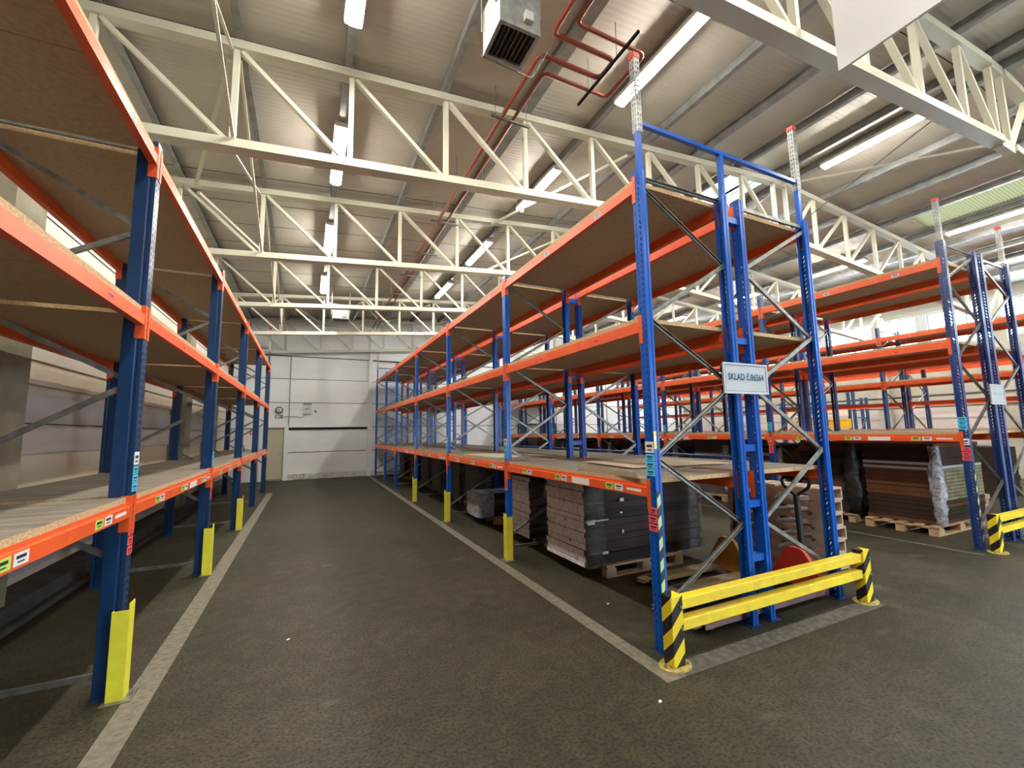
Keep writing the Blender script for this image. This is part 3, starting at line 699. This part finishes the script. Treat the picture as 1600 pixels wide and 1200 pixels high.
for y in (yR[0],)+tuple(yR[1:5]): spacer(tA, y, 3.544, 3.814, (0.55, 1.02, 1.52, 2.52, 3.72))
for y in y2[:5]: spacer(tC, y, 9.358, 9.63, (0.8, 2.6, 4.0)) if False else None
# hazard tape and small stickers on the near posts
def tape(t, x, y, z0=0.36, z1=1.22):
    MB().box(-0.049, -0.012, -0.0520, -0.0500, z0, z1).build('hazard_tape', HAZ2, t, plocal(t, x, y, 0))
tape(tA, 2.556, yR[0]); tape(tC, 8.368, y2[0], 0.1, 1.1)
MB().box(-0.048, -0.020, -0.051, -0.0495, 1.55, 1.69).box(-0.044, -0.024, -0.0515, -0.051, 1.59, 1.65, 1).build('label_sticker', [YELL, WHITE], tA, plocal(tA, 2.556, yR[0], 0))
# blue back-stop rail on the outer side of the centre racks
MB().tube([(0, 0.9, 1.33), (0, 2.8, 1.335), (0, 8.4, 1.33)], 0.016, 8).build('backstop_rail', BLUE, tB, plocal(tB, 4.93, yR[0], 0))

# ---------------------------------------------------------------- post guards
gm = MB(); gm.box(-0.052, 0.040, -0.050, -0.045, 0.0, 0.56).box(-0.052, -0.047, -0.045, 0.05, 0.0, 0.60).box(0.036, 0.040, -0.045, -0.02, 0.0, 0.56)
gmesh = gm.mesh('guard_plate', YELP)
gml = gmesh.copy()
for v in gml.vertices: v.co.x = -v.co.x
gml.flip_normals()
gb = MB().box(-0.10, 0.06, -0.09, 0.09, 0.0, 0.006).box(-0.085, -0.07, -0.02, 0.0, 0.006, 0.02).mesh('base_plate', GALV)
nm3 = ['nearest', 'second nearest', 'third nearest']
for k in range(3):
    t = thing('post_guard', 'pale yellow steel post guard, %s along the left rack' % nm3[k], 'guard', (-1.147+0.062, yL[3+k]-0.075, 0)); put('guard_plate', gml, t, (0, 0, 0.006)); put('base_plate', gb, t, (0, 0, 0), math.pi)
    t = thing('post_guard', 'pale yellow steel post guard, %s along the centre rack' % nm3[k], 'guard', (2.556-0.062, yR[1+k]-0.075, 0)); put('guard_plate', gmesh, t, (0, 0, 0.006)); put('base_plate', gb, t)

# ---------------------------------------------------------------- end barriers
def barrier(x0, x1, y, label):
    t = thing('end_barrier', label, 'barrier', (x0, y, 0))
    for xx in (0, x1-x0):
        p = MB().box(-0.058, 0.058, -0.05, 0.05, 0.012, 0.50).build('guard_post', HAZ, t, (xx, 0, 0)); bevel(p, 0.008)
        mb = MB(); n = 14
        ring = [(0.13*math.cos(2*math.pi*k/n), 0.10*math.sin(2*math.pi*k/n)) for k in range(n)]
        mb.prism(ring, ((0,0,0), (0,0,0.012), (1,0,0), (0,1,0))).build('base_plate', mat('worn_yellow_plate', (0.30, 0.24, 0.10), 0.7, c2=(0.55, 0.45, 0.08), scale=18), p)
        for bx, by in ((0.085, -0.04), (-0.09, 0.0)): MB().tube([(bx, by, 0.012), (bx, by, 0.028)], 0.012, 6).build('bolt', GALV, p)
        for z in (0.27, 0.42): MB().tube([(0.03, -0.05, z), (0.03, -0.062, z)], 0.011, 6).build('bolt', GALV, p)
    for z in (0.235, 0.385):
        o = MB().box(0.060, x1-x0-0.060, -0.03, 0.055, z, z+0.078).build('rail', YEL, t); bevel(o, 0.006)
    return t
barrier(2.46, 4.97, 2.49, 'yellow double-rail barrier with black striped posts at the end of the centre racks')
barrier(8.34, 10.75, 2.57, 'yellow double-rail barrier with black striped posts at the far right rack end')

# ---------------------------------------------------------------- signs
def text_mesh(txt, size, m, name='lettering', bold=0.0):
    cu = bpy.data.curves.new('txt', 'FONT'); cu.body = txt; cu.size = size; cu.align_x = 'CENTER'; cu.align_y = 'CENTER'; cu.offset = bold
    ob = bpy.data.objects.new('txt', cu); COL.objects.link(ob)
    dg = bpy.context.evaluated_depsgraph_get(); me = bpy.data.meshes.new_from_object(ob.evaluated_get(dg))
    bpy.data.objects.remove(ob); me.materials.clear(); me.materials.append(m); me.name = name
    w = max(v.co.x for v in me.vertices)-min(v.co.x for v in me.vertices)
    return me, w
def txt_on(parent, txt, cx, y, cz, width, height, m, rz=0, bold=0.0, yofs=None):
    me, w = text_mesh(txt, height*1.38, m, bold=bold)
    o = bpy.data.objects.new('lettering', me); COL.objects.link(o); o.parent = parent
    o.rotation_euler = (math.pi/2, 0, rz); o.scale = (width/w, 1, 1); o.location = (cx, y, cz); return o
def sign(x, y, z, w, h, label):
    t = thing('rack_sign', label, 'sign', (x, y, z))
    o = MB().box(-w/2, w/2, 0, 0.012, -h/2, h/2).build('sign_panel', SIGNW, t)
    mb = MB(); e = 0.012
    for a, b, c, d in ((-w/2, w/2, h/2-e, h/2), (-w/2, w/2, -h/2, -h/2+e), (-w/2, -w/2+e, -h/2+e, h/2-e), (w/2-e, w/2, -h/2+e, h/2-e)): mb.box(a, b, -0.006, 0, c, d)
    mb.build('rim', SIGNF, t)
    mb = MB(); e2 = e+0.010; s = 0.003
    for a, b, c, d in ((-w/2+e2, w/2-e2, h/2-e2-s, h/2-e2), (-w/2+e2, w/2-e2, -h/2+e2, -h/2+e2+s), (-w/2+e2, -w/2+e2+s, -h/2+e2, h/2-e2), (w/2-e2-s, w/2-e2, -h/2+e2, h/2-e2)): mb.box(a, b, -0.0015, 0, c, d)
    mb.build('border_line', SIGNB, t)
    return t
SY = yR[0]-0.075
t = sign(3.64, SY, 2.155, 0.60, 0.28, 'white sign with blue lettering on the inner posts of the centre racks')
txt_on(t, 'SKLAD č.86564', 0.0, -0.003, 0.01, 0.49, 0.060, SIGNB, bold=0.0022)
t = sign(9.40, y2[0]-0.075, 2.14, 0.50, 0.30, 'small pale sign on the posts at the near end of the second pair of racks')
txt_on(t, 'SKLAD č.86564', 0.0, -0.003, 0.01, 0.38, 0.04, mat('faint_print', (0.25, 0.36, 0.42), 0.5))

# ---------------------------------------------------------------- pallets
def pallet_meshes(mw):
    d = {}
    d['deck_board'] = MB().box(-0.6, 0.6, -0.05, 0.05, 0.122, 0.144).mesh('deck_board', mw)
    d['cross_board'] = MB().box(-0.05, 0.05, -0.4, 0.4, 0.100, 0.1215).mesh('cross_board', mw)
    d['block'] = MB().box(-0.07, 0.07, -0.05, 0.05, 0.022, 0.0998).mesh('block', mw)
    d['bottom_board'] = MB().box(-0.6, 0.6, -0.05, 0.05, 0.0, 0.0218).mesh('bottom_board', mw)
    return d
def stringer_meshes(mw):
    d = {}
    pr = [(-0.6, 0.022), (-0.45, 0.022), (-0.43, 0.070), (-0.10, 0.070), (-0.08, 0.022), (0.08, 0.022), (0.10, 0.070), (0.43, 0.070), (0.45, 0.022), (0.6, 0.022), (0.6, 0.121), (-0.6, 0.121)]
    d['stringer'] = MB().prism(pr, ((0, -0.022, 0), (0, 0.022, 0), (1,0,0), (0,0,1))).mesh('stringer', mw)
    d['deck_board'] = MB().box(-0.06, 0.06, -0.4, 0.4, 0.1215, 0.143).mesh('deck_board', mw)
    d['bottom_board'] = MB().box(-0.06, 0.06, -0.4, 0.4, 0.0, 0.0215).mesh('bottom_board', mw)
    return d
SM = stringer_meshes(WOODG)
def stringer_pallet(x, y, z, rz, label, group=None):
    t = thing('wooden_pallet', label, 'pallet', (x, y, z), rz, group); t.scale = (1, 0.46, 1)
    for yy in (-0.378, 0, 0.378): put('stringer', SM['stringer'], t, (0, yy, 0))
    for k in range(7): put('deck_board', SM['deck_board'], t, (-0.54+0.18*k, 0, 0))
    for xx in (-0.54, 0, 0.54): put('bottom_board', SM['bottom_board'], t, (xx, 0, 0))
    return t
PM = {'w': pallet_meshes(WOOD), 'g': pallet_meshes(WOODG), 'l': pallet_meshes(WOODL)}
def pallet(x, y, z, rz, kind, label, group=None, sx=1.0, sy=1.0):
    t = thing('wooden_pallet', label, 'pallet', (x, y, z), rz, group); d = PM[kind]; t.scale = (sx, sy, 1)
    for yy in (-0.35, -0.175, 0, 0.175, 0.35): put('deck_board', d['deck_board'], t, (0, yy, 0))
    for xx in (-0.53, 0, 0.53):
        put('cross_board', d['cross_board'], t, (xx, 0, 0))
        for yy in (-0.35, 0, 0.35): put('block', d['block'], t, (xx, yy, 0))
    for yy in (-0.35, 0, 0.35): put('bottom_board', d['bottom_board'], t, (0, yy, 0))
    return t
ord8 = ['bottom', 'second from the bottom', 'third from the bottom', 'middle', 'fifth from the bottom', 'sixth from the bottom', 'topmost']
for k in range(7):
    stringer_pallet(5.38+random.uniform(-0.015, 0.015), 3.52+random.uniform(-0.015, 0.015), 0.1445*k, math.pi/2+random.uniform(-0.01, 0.01),
           'narrow weathered wooden pallet, %s of the stack behind the red pallet jack' % ord8[k], 'stacked pallets behind the red pallet jack')

# ---------------------------------------------------------------- wrapped board stacks
def stack(x0, x1, y0, y1, z0, z1, n, label, cols, ends=None, film_ends='l', seed=0, lean=0.0, strap=False, name='board_stack', fm=None, tops=None, sheet=True, group=None):
    """pile of flat boards lying on x-y; ends: material of the end faces towards -x"""
    rnd = random.Random(seed); t = thing(name, label, 'board stack', ((x0+x1)/2, (y0+y1)/2, z0), 0, group)
    cx, cyy = (x0+x1)/2, (y0+y1)/2; h = (z1-z0)/n; mb = MB(); z = 0.0
    mats = list(cols)+[ends or cols[0]]
    ei = len(mats)-1
    hs = [h*rnd.uniform(0.75, 1.25) for _ in range(n)]; sc = (z1-z0)/sum(hs)
    for k in range(n):
        hh = hs[k]*sc; a, b = rnd.uniform(-0.012, 0.012), rnd.uniform(-0.012, 0.012); sh = lean*z
        i = len(mb.f); ci = rnd.randrange(len(cols)) if (k == 0 or rnd.random() < 0.5) else ci
        mb.box(x0-cx+a+sh, x1-cx+a+sh, y0-cyy+b, y1-cyy+b, z, z+hh-0.004, ci)
        mb.m[i+5] = ei if ends else ci
        mb.box(x0-cx+0.02+sh, x1-cx-0.02+sh, y0-cyy+0.02, y1-cyy-0.02, z+hh-0.004, z+hh, ci)
        z += hh
    mb.build('boards', mats, t)
    H = z1-z0; g = 0.022; w = x1-x0; d = y1-y0
    def wr(px_, py_, seg=7):   # crumpled film skirt following a path in plan
        m2 = MB(); nz = 12; path = []
        for (ax, ay), (bx, by) in zip(list(zip(px_, py_)), list(zip(px_, py_))[1:]):
            for s in range(seg): path.append((ax+(bx-ax)*s/seg, ay+(by-ay)*s/seg))
        path.append((px_[-1], py_[-1])); i = 0; m_ = len(path)
        for r in range(nz+1):
            for (ax, ay) in path:
                m2.v.append((ax+rnd.uniform(-0.010, 0.010)+lean*H*r/nz, ay+rnd.uniform(-0.010, 0.010), 0.006+(H+0.01)*r/nz+rnd.uniform(-0.004, 0.004)))
        for r in range(nz):
            for c in range(m_-1): m2.f.append((r*m_+c, r*m_+c+1, (r+1)*m_+c+1, (r+1)*m_+c)); m2.m.append(0)
        return m2
    if film_ends and 'l' in film_ends:
        m2 = wr([-w/2+0.28, -w/2-g, -w/2-g, -w/2+0.28], [-d/2-g, -d/2-g, d/2+g, d/2+g]); o = m2.build('film_wrap', fm or FILM, t, smooth=True)
    if film_ends and 'r' in film_ends:
        m2 = wr([w/2-0.22, w/2+g, w/2+g, w/2-0.22], [-d/2-g, -d/2-g, d/2+g, d/2+g]); o = m2.build('film_wrap', FILM, t, smooth=True)
    if film_ends and 't' in film_ends:
        m2 = MB(); nx, ny = 12, 6
        for a in range(nx+1):
            for b in range(ny+1): m2.v.append((-w/2-g+(w*0.55)*a/nx, -d/2-g+(d+2*g)*b/ny, H+0.008+rnd.uniform(0, 0.02)))
        for a in range(nx):
            for b in range(ny): k = a*(ny+1)+b; m2.f.append((k, k+1, k+ny+2, k+ny+1)); m2.m.append(0)
        m2.build('top_film', fm or FILMW, t, smooth=True)
    return t
def puff(t, x, y, z0, z1, r, m, rnd):
    # bunched-up film bundle hanging at a stack corner
    mb = MB(); nz, ns = 14, 10
    for k in range(nz+1):
        z = z0+(z1-z0)*k/nz; rr = r*(0.75+0.45*math.sin(math.pi*k/nz))
        for j in range(ns):
            a = 2*math.pi*j/ns; q = rr*rnd.uniform(0.7, 1.25); mb.v.append((x+q*math.cos(a), y+q*math.sin(a), z+rnd.uniform(-0.01, 0.01)))
    for k in range(nz):
        for j in range(ns): mb.f.append((k*ns+j, k*ns+(j+1) % ns, (k+1)*ns+(j+1) % ns, (k+1)*ns+j)); mb.m.append(0)
    mb.f.append(tuple(reversed(range(ns)))); mb.m.append(0); mb.f.append(tuple(nz*ns+j for j in range(ns))); mb.m.append(0)
    mb.build('bunched_film', m, t, smooth=True)

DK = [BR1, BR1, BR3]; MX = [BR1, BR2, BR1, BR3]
# centre racks, bay 0
pallet(3.78, 4.60, 0, 0, 'w', 'wooden pallet under the large dark board stack in the nearest bay of the centre racks')
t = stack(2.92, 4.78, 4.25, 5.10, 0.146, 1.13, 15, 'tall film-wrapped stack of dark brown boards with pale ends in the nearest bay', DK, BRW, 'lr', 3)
for tg in ((-0.93, -0.60, 0.50, 0.515), (-0.90, -0.80, 0.47, 0.52), (-0.42, -0.36, 0.70, 0.74), (-0.42, -0.39, 0.56, 0.58), (-0.40, -0.38, 0.33, 0.37), (-0.70, -0.62, 0.12, 0.15)): MB().box(tg[0], tg[1], -0.453, -0.449, tg[2], tg[3]).build('paper_tag', WHITE, t)
MB().box(0.32, 0.36, -0.01, 0.01, 0, 0.03).build('paper_tag', WHITE, t, (0, 0, 0.99))
pallet(3.85, 6.10, 0, 0, 'w', 'wooden pallet under the wrapped board stack just beyond the second post')
stack(2.98, 4.78, 5.72, 6.50, 0.146, 1.02, 13, 'film-wrapped board stack with pale ends just beyond the second post', [BR3, BR1], BRW, 'l', 5)
pallet(3.78, 7.88, 0, 0, 'w', 'wooden pallet under the low plastic-topped board bundle')
stack(2.88, 4.55, 7.5, 8.1, 0.146, 0.56, 6, 'low bundle of brown boards under loose plastic beside the third post', [BR1, BR2], mat('pinkish_board_end', (0.34, 0.20, 0.17), 0.6, c2=(0.22, 0.12, 0.10), scale=8), 'lt', 8, fm=FILMW)
ysb = [8.5, 9.75, 11.35, 12.6, 14.2, 16.1]
for k, y in enumerate(ysb):
    pallet(4.0, y+0.42, 0, 0, 'w', 'pallet under the %s dark board stack beyond the low plastic-topped bundle' % NTH[k])
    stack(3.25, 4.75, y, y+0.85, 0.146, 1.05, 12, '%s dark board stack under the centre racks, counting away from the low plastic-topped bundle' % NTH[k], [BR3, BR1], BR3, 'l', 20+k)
# second pair of racks
pallet(9.55, 3.78, 0, 0, 'l', 'fresh wooden pallet under the big brown board stack at the near right rack end', sx=1.35, sy=1.2)
t = stack(8.92, 10.50, 3.32, 4.28, 0.146, 1.40, 17, 'big brown board stack with bunched plastic corner, nearest under the right racks', [BR1, BR2, BR1], None, '', 31)
mb = MB()
rnd = random.Random(4)
for k in range(15):
    z = 0.20+k*0.055; mb.box(-0.68, 0.79, -0.502, -0.490, z, z+0.045, k % 2 if k < 3 else 2 if k < 12 else 0)
mb.build('board_ends', [BR1, BR2, BRG], t)
MB().box(-0.802, -0.797, -0.48, 0.48, 0.92, 0.96).box(-0.802, -0.797, -0.48, 0.48, 0.84, 0.88).box(-0.79, 0.79, -0.508, -0.503, 0.86, 0.90).build('silver_edge', BRS, t)
puff(t, -0.80, -0.49, 0.0, 1.22, 0.075, FILMW, rnd)
names = ['second', 'third', 'fourth', 'fifth', 'sixth', 'seventh', 'eighth', 'ninth', 'tenth', 'eleventh']
for k in range(9):
    w = 0.92; yy = [4.43, 5.75, 7.05, 8.55, 9.85, 11.35, 12.65, 14.15, 15.45][k]; z1 = [1.40, 1.32, 1.42, 1.38, 1.25, 1.42, 1.33, 1.4, 1.3][k]
    pallet(9.55, yy+w/2, 0, 0, 'wlwwlwwlw'[k], 'wooden pallet under the %s board stack along the left foot of the second rack pair' % names[k], sx=1.2, sy=1.1)
    t = stack(8.90+0.04*(k % 3), 10.45, yy, yy+w, 0.146, z1, 16, '%s board stack from the near end under the second rack pair' % names[k], MX, None, '' if k in (0, 1) else 'l', 40+k, fm=None)
    rnd = random.Random(60+k)
    if k == 0:
        puff(t, -0.76, -0.42, 0.02, 1.22, 0.12, FILMK, rnd); puff(t, -0.62, -0.50, 0.1, 1.1, 0.10, FILMK, rnd)
    if k == 1:
        puff(t, -0.80, -0.45, 0.0, 1.12, 0.06, FILMW, rnd)
        MB().box(-0.782, -0.777, -0.40, 0.45, 0.95, 1.02).box(-0.782, -0.777, -0.40, 0.45, 0.80, 0.86).build('silver_edge', BRS, t)
    if k in (2, 3, 4, 5, 7): puff(t, -0.80, -0.45, 0.1, 1.15, 0.075, FILMW, rnd)
    if k in (2, 4, 6): MB().box(-0.80, -0.79, -0.40, 0.45, 0.9, 0.96).build('silver_edge', BRS, t)
# low goods beside the near right rack end
pallet(10.4, 5.0, 0, 0.1, 'w', 'wooden pallet lying low under the right-hand row of the second rack pair') if False else None
t = stack(11.5, 12.6, 3.9, 5.0, 0.0, 0.28, 3, 'low pile of pale timber with white plastic beyond the near right rack end', [WOODG, WOOD], WOODL, 't', 77, fm=FILMW)
# goods under the third pair
for k, y in enumerate((4.2, 6.9, 9.7, 12.5, 15.2)):
    stack(14.45, 15.4, y, y+1.5, 0.0, 1.15, 9, '%s dark goods stack from the near end under the third rack pair' % NTH[k], [BR3, BR1], BR1, '', 90+k)

# ---------------------------------------------------------------- things on the lower deck
DKZ = LV1[0]+0.038
mb = MB(); n = 26; 
mb.box(-0.62, 0.62, -0.52, 0.52, 0.0, 0.005).box(-0.62, 0.62, -0.52, 0.52, 0.022, 0.028)
for k in range(n): mb.bar((-0.62+1.24*k/n, -0.50, 0.005), (-0.62+1.24*(k+0.5)/n, -0.50, 0.022), 0.004, 0.003); mb.bar((-0.62+1.24*(k+0.5)/n, -0.50, 0.022), (-0.62+1.24*(k+1)/n, -0.50, 0.005), 0.004, 0.003)
o = mb.build('cardboard_sheet', CARD, None, (3.62, 3.85, DKZ+0.001), -0.12); tag(o, 'thick corrugated cardboard sheet lying on the lower deck of the centre racks', 'cardboard')
mb = MB(); mb.prism([(-0.02, 0.0), (0.06, 0.0), (0.06, 0.012), (0.0, 0.022), (-0.02, 0.05), (-0.026, 0.05)], ((0, -0.5, 0), (0, 0.5, 0), (1, 0, 0), (0, 0, 1))); 
o = mb.build('cardboard_strip', CARD, None, (2.56, 3.33, DKZ+0.001), -0.09); tag(o, 'long bent cardboard strip on the lower deck close to the near post', 'cardboard')
o = MB().box(-0.45, 0.45, -0.7, 0.7, 0, 0.006).build('cardboard_sheet', mat('pale_paper', (0.52, 0.44, 0.35), 0.8), None, (3.1, 6.9, DKZ+0.001), 0.05); tag(o, 'pale flat sheet on the lower deck beyond the second post', 'cardboard')

# ---------------------------------------------------------------- pallet jacks
def jack(x, y, rz, L, mf, mbod, label, hx=0.10, lift=0.0):
    t = thing('pallet_jack', label, 'pallet jack', (x, y, 0), rz)
    for s in (-1, 1):
        mb = MB(); w = 0.075; yc = s*0.195
        pl = [(-L, 0.045), (-L+0.10, 0.075), (0.0, 0.075), (0.0, -0.075), (-L+0.10, -0.075), (-L, -0.045)]
        z0, z1 = 0.055+lift, 0.085+lift
        mb.prism([(a, b+yc) for a, b in pl], ((0,0,z1-0.006), (0,0,z1), (1,0,0), (0,1,0)))
        for q in (-1, 1): mb.box(-L+0.10, 0.0, yc+q*0.075-0.004, yc+q*0.075+0.004, z0-0.02, z1-0.006)
        mb.prism([(-L, 0), (-L+0.10, 0), (-L+0.10, 0.03), (-L, 0.012)], ((0, yc-0.045, z0-0.008), (0, yc+0.045, z0-0.008), (1,0,0), (0,0,1)))
        f = bevel(mb.build('fork', mf, t), 0.003)
        MB().box(-L+0.14, -L+0.30, yc-0.05, yc+0.05, z1, z1+0.002).build('wheel_slot', RUB, f)
        MB().tube([(-L+0.22, yc-0.045, 0.035), (-L+0.22, yc+0.045, 0.035)], 0.033, 12).build('load_roller', RUB, t)
    mb = MB()
    mb.prism([(-0.27, 0.05), (0.27, 0.05), (0.27, 0.13), (0.10, 0.40), (0.06, 0.43), (-0.06, 0.43), (-0.10, 0.40), (-0.27, 0.13)], ((0.0, 0, lift), (0.05, 0, lift), (0,1,0), (0,0,1)))
    for s in (-1, 1): mb.prism([(0.05, 0.10), (0.20, 0.12), (0.17, 0.30), (0.05, 0.40)], ((0, s*0.09-0.006, lift), (0, s*0.09+0.006, lift), (1,0,0), (0,0,1)))
    b = bevel(mb.build('body', mbod, t), 0.006)
    MB().tube([(0.14, 0, 0.12), (0.14, 0, 0.40)], 0.045, 14).tube([(0.14, 0, 0.40), (0.14, 0, 0.47)], 0.025, 12).build('pump', BLACK, t, smooth=False)
    for s in (-1, 1): MB().tube([(0.14, s*0.035, 0.075), (0.14, s*0.09, 0.075)], 0.075, 18).build('steer_wheel', RUB, t)
    mb = MB(); tx = 0.14+hx
    mb.tube([(0.15, 0, 0.20), (tx, 0, 0.98)], 0.03, 10)
    mb.tube(rounded([(tx, 0, 0.96), (tx+0.005, -0.14, 1.06), (tx+0.01, -0.15, 1.15), (tx+0.01, 0.15, 1.15), (tx+0.005, 0.14, 1.06), (tx, 0, 0.96)], 0.04), 0.018, 8)
    h = mb.build('handle', BLACK, t)
    MB().tube([(tx+0.01, 0.03, 1.1), (tx+0.01, 0.09, 1.12)], 0.008, 6).build('lever', GALV, h)
    return t
jack(4.48, 3.63, 0.0, 1.15, JACKF, JACKY, 'worn orange-yellow pallet jack, its forks pointing left under the nearest bay')
jack(4.72, 2.99, 0.0, 1.78, JACKR, REDP, 'red pallet jack with a black handle behind the yellow barrier', hx=-0.02)

# ---------------------------------------------------------------- far wall fittings
yw = YF-0.101
t = thing('exit_sign', 'green emergency exit sign under the round lamp on the far wall', 'sign', (-1.0, yw, 2.42))
MB().box(-0.13, 0.13, -0.02, 0, -0.06, 0.06).build('sign_panel', GREENS, t)
mb = MB(); mb.box(-0.10, -0.02, -0.022, -0.02, -0.045, 0.045).box(0.0, 0.03, -0.022, -0.02, -0.04, 0.01).box(0.0, 0.02, -0.022, -0.02, 0.018, 0.04).bar((0.03, -0.021, 0.0), (0.06, -0.021, 0.025), 0.002, 0.012).bar((0.01, -0.021, -0.04), (0.05, -0.021, -0.02), 0.002, 0.012).box(0.07, 0.11, -0.022, -0.02, -0.008, 0.008)
mb.build('pictogram', WHITE, t)
t = thing('bulkhead_lamp', 'round caged wall lamp above the green exit sign on the far wall', 'lamp', (-1.0, yw, 2.66))
MB().tube([(0, 0, 0), (0, -0.05, 0)], 0.13, 20).build('base', GALVP, t)
MB().tube([(0, -0.05, 0), (0, -0.09, 0), (0, -0.11, 0)], 0.09, 18).build('globe', WHITE, t, smooth=True)
ring = [(0.125*math.cos(a*math.pi/10), -0.06, 0.125*math.sin(a*math.pi/10)) for a in range(21)]
MB().tube(ring, 0.012, 6, cap=False).tube([(-0.12, -0.09, 0.02), (0, -0.125, 0.02), (0.12, -0.09, 0.02)], 0.008, 5).tube([(0.02, -0.09, -0.12), (0.02, -0.125, 0), (0.02, -0.09, 0.12)], 0.008, 5).build('cage', BLACK, t)
t = thing('control_box', 'white electrical box with scribbled front on the far wall', 'electrical box', (-0.03, yw, 2.72))
MB().box(-0.15, 0.15, -0.11, 0, -0.19, 0.19).build('case', mat('box_white', (0.62, 0.64, 0.66), 0.5), t)
MB().box(-0.15, 0.15, -0.125, 0, 0.17, 0.20).bar((-0.08, -0.112, 0.0), (0.0, -0.112, -0.02), 0.003, 0.02).bar((0.0, -0.112, -0.02), (-0.02, -0.112, 0.02), 0.003, 0.02).bar((0.04, -0.112, 0.0), (0.08, -0.112, 0.01), 0.003, 0.015).build('markings', INK, t)
tag(MB().box(-0.04, 0.04, -0.05, 0, -0.045, 0.045).build('junction_box', GALVP, None, (0.26, yw, 2.62)), 'small grey junction box right of the white electrical box', 'electrical box')
tag(MB().tube([(-0.85, yw-0.015, 2.42), (-0.45, yw-0.015, 2.42), (-0.2, yw-0.015, 2.38), (-0.05, yw-0.02, 2.52)], 0.010, 6).build('cable', GALVP), 'grey cable running from the exit sign to the white electrical box', 'cable')
tag(MB().tube([(-0.66, yw-0.02, 2.1), (-0.66, yw-0.02, 4.75)], 0.018, 6).build('cable_conduit', GALVP), 'vertical conduit on the far wall beside the electrical box', 'conduit')
mb = MB(); mb.tube([(0.1*math.cos(a*0.5)*1.4-0.45+0.02*a, YF-0.07-0.0*a, 0.11+0.09*math.sin(a*0.5)) for a in range(26)], 0.006, 5)
tag(mb.build('cable_coil', BLACK), 'thin loose cable loops lying at the foot of the far wall', 'cable')
t = thing('fire_extinguisher', 'red fire extinguisher low on the far wall behind the left rack', 'fire extinguisher', (-2.12, YF-0.12, 0.9))
MB().tube([(0, 0, 0), (0, 0, 0.04), (0, 0, 0.36)], 0.07, 14).build('cylinder', RED, t, smooth=False)
MB().tube([(0, 0, 0.36), (0, 0, 0.44)], 0.025, 8).bar((-0.06, 0, 0.45), (0.04, 0, 0.46), 0.02, 0.015).build('valve', BLACK, t)
t = thing('safety_sign', 'small red and white safety sign behind the left rack on the far wall', 'sign', (-1.86, YF-0.02, 1.85))
MB().box(-0.08, 0.08, -0.01, 0.015, -0.10, 0.10).build('sign_panel', REDL, t); MB().box(-0.035, 0.035, -0.012, -0.01, -0.05, 0.06).build('pictogram', WHITE, t)

# ---------------------------------------------------------------- blue rack with hanging signs near the right wall
tG = thing('steel_shelving', 'dark grey-blue steel shelving with hanging signs by the right wall', 'rack', (18.0, 8.75, 0))
for x in (0, 0.85):
    for y in (0, 0.16, 3.2): MB().box(x-0.04, x+0.04, y-0.04, y+0.04, 0, 2.95 if x == 0 else 2.75).build('post', STEELBLUE, tG)
for z in (2.40, 1.2): MB().box(-0.05, 0.0, 0.20, 3.16, z, z+0.12).build('beam', STEELBLUE, tG); MB().box(0.85, 0.9, 0.04, 3.16, z, z+0.12).build('beam', STEELBLUE, tG)
for z0, z1 in ((0.3, 1.2), (1.2, 2.1)): MB().bar((0, 0, z0), (0.85, 0, z1), 0.02, 0.04).build('brace', STEELBLUE, tG)
for z in (2.0, 2.65): MB().bar((0, 0, z), (0.85, 0, z), 0.02, 0.04).build('brace', STEELBLUE, tG)
def wsign(y0, y1, z0, z1, m, lines, label):
    t = thing('hanging_sign', label, 'sign', (17.93, (y0+y1)/2, (z0+z1)/2)); w = y1-y0; h = z1-z0
    MB().box(-0.01, 0.0, -w/2, w/2, -h/2, h/2).build('sign_panel', m, t)
    for tx, yc, zcc, ww, hh in lines:
        o = txt_on(t, tx, -0.012, yc, zcc, ww, hh, INK, rz=-math.pi/2, bold=0.0)
    return t
wsign(8.92, 11.1, 2.08, 2.36, mat('pale_sign', (0.80, 0.78, 0.68), 0.6), [('SKLAD', 0.55, 0.06, 0.5, 0.06), ('REGENERÁTORU', 0.0, -0.05, 1.5, 0.07)], 'pale sign with dark lettering hanging from the blue shelving near the right wall')
wsign(8.85, 10.9, 1.62, 1.97, mat('yellow_sign', (0.80, 0.52, 0.02), 0.5), [('NEBEZPEČNÉ PŘEDMĚTY', 0.0, 0.09, 1.8, 0.07), ('ZAKÁZANÉ VĚCI', 0.15, -0.01, 1.2, 0.06), ('SLEVA', 0.4, -0.12, 0.5, 0.05)], 'yellow sign with black lettering below the pale sign near the right wall')
# a white ladder trolley beyond the racks
t = thing('step_ladder', 'white step ladder standing beyond the centre racks by the far wall', 'ladder', (11.1, 17.9, 0))
for x in (0, 0.45): MB().bar((x, 0, 0), (x, 0.35, 2.2), 0.03, 0.05).build('side_rail', WHITE, t)
for k in range(7): MB().box(0.015, 0.435, 0.35*(k+1)/8-0.04, 0.35*(k+1)/8+0.04, 0.27*(k+1), 0.27*(k+1)+0.02).build('step', WHITE, t)
# small litter on the aisle floor
for k, (x, y, lab) in enumerate(((2.05, 2.22, 'white paper scrap on the floor in front of the near barrier post'), (-0.1, 4.25, 'small pale scrap on the floor in the middle of the left aisle'), (2.72, 3.6, 'tiny pale scrap on the floor beside the near centre rack bay'))):
    tag(MB().prism([(0, 0), (0.02, 0.004), (0.024, 0.018), (0.008, 0.022), (-0.004, 0.01)], ((x, y, 0.001), (x+0.001, y, 0.005), (1,0,0), (0,1,0))).build('paper_scrap', WHITE), lab, 'litter')
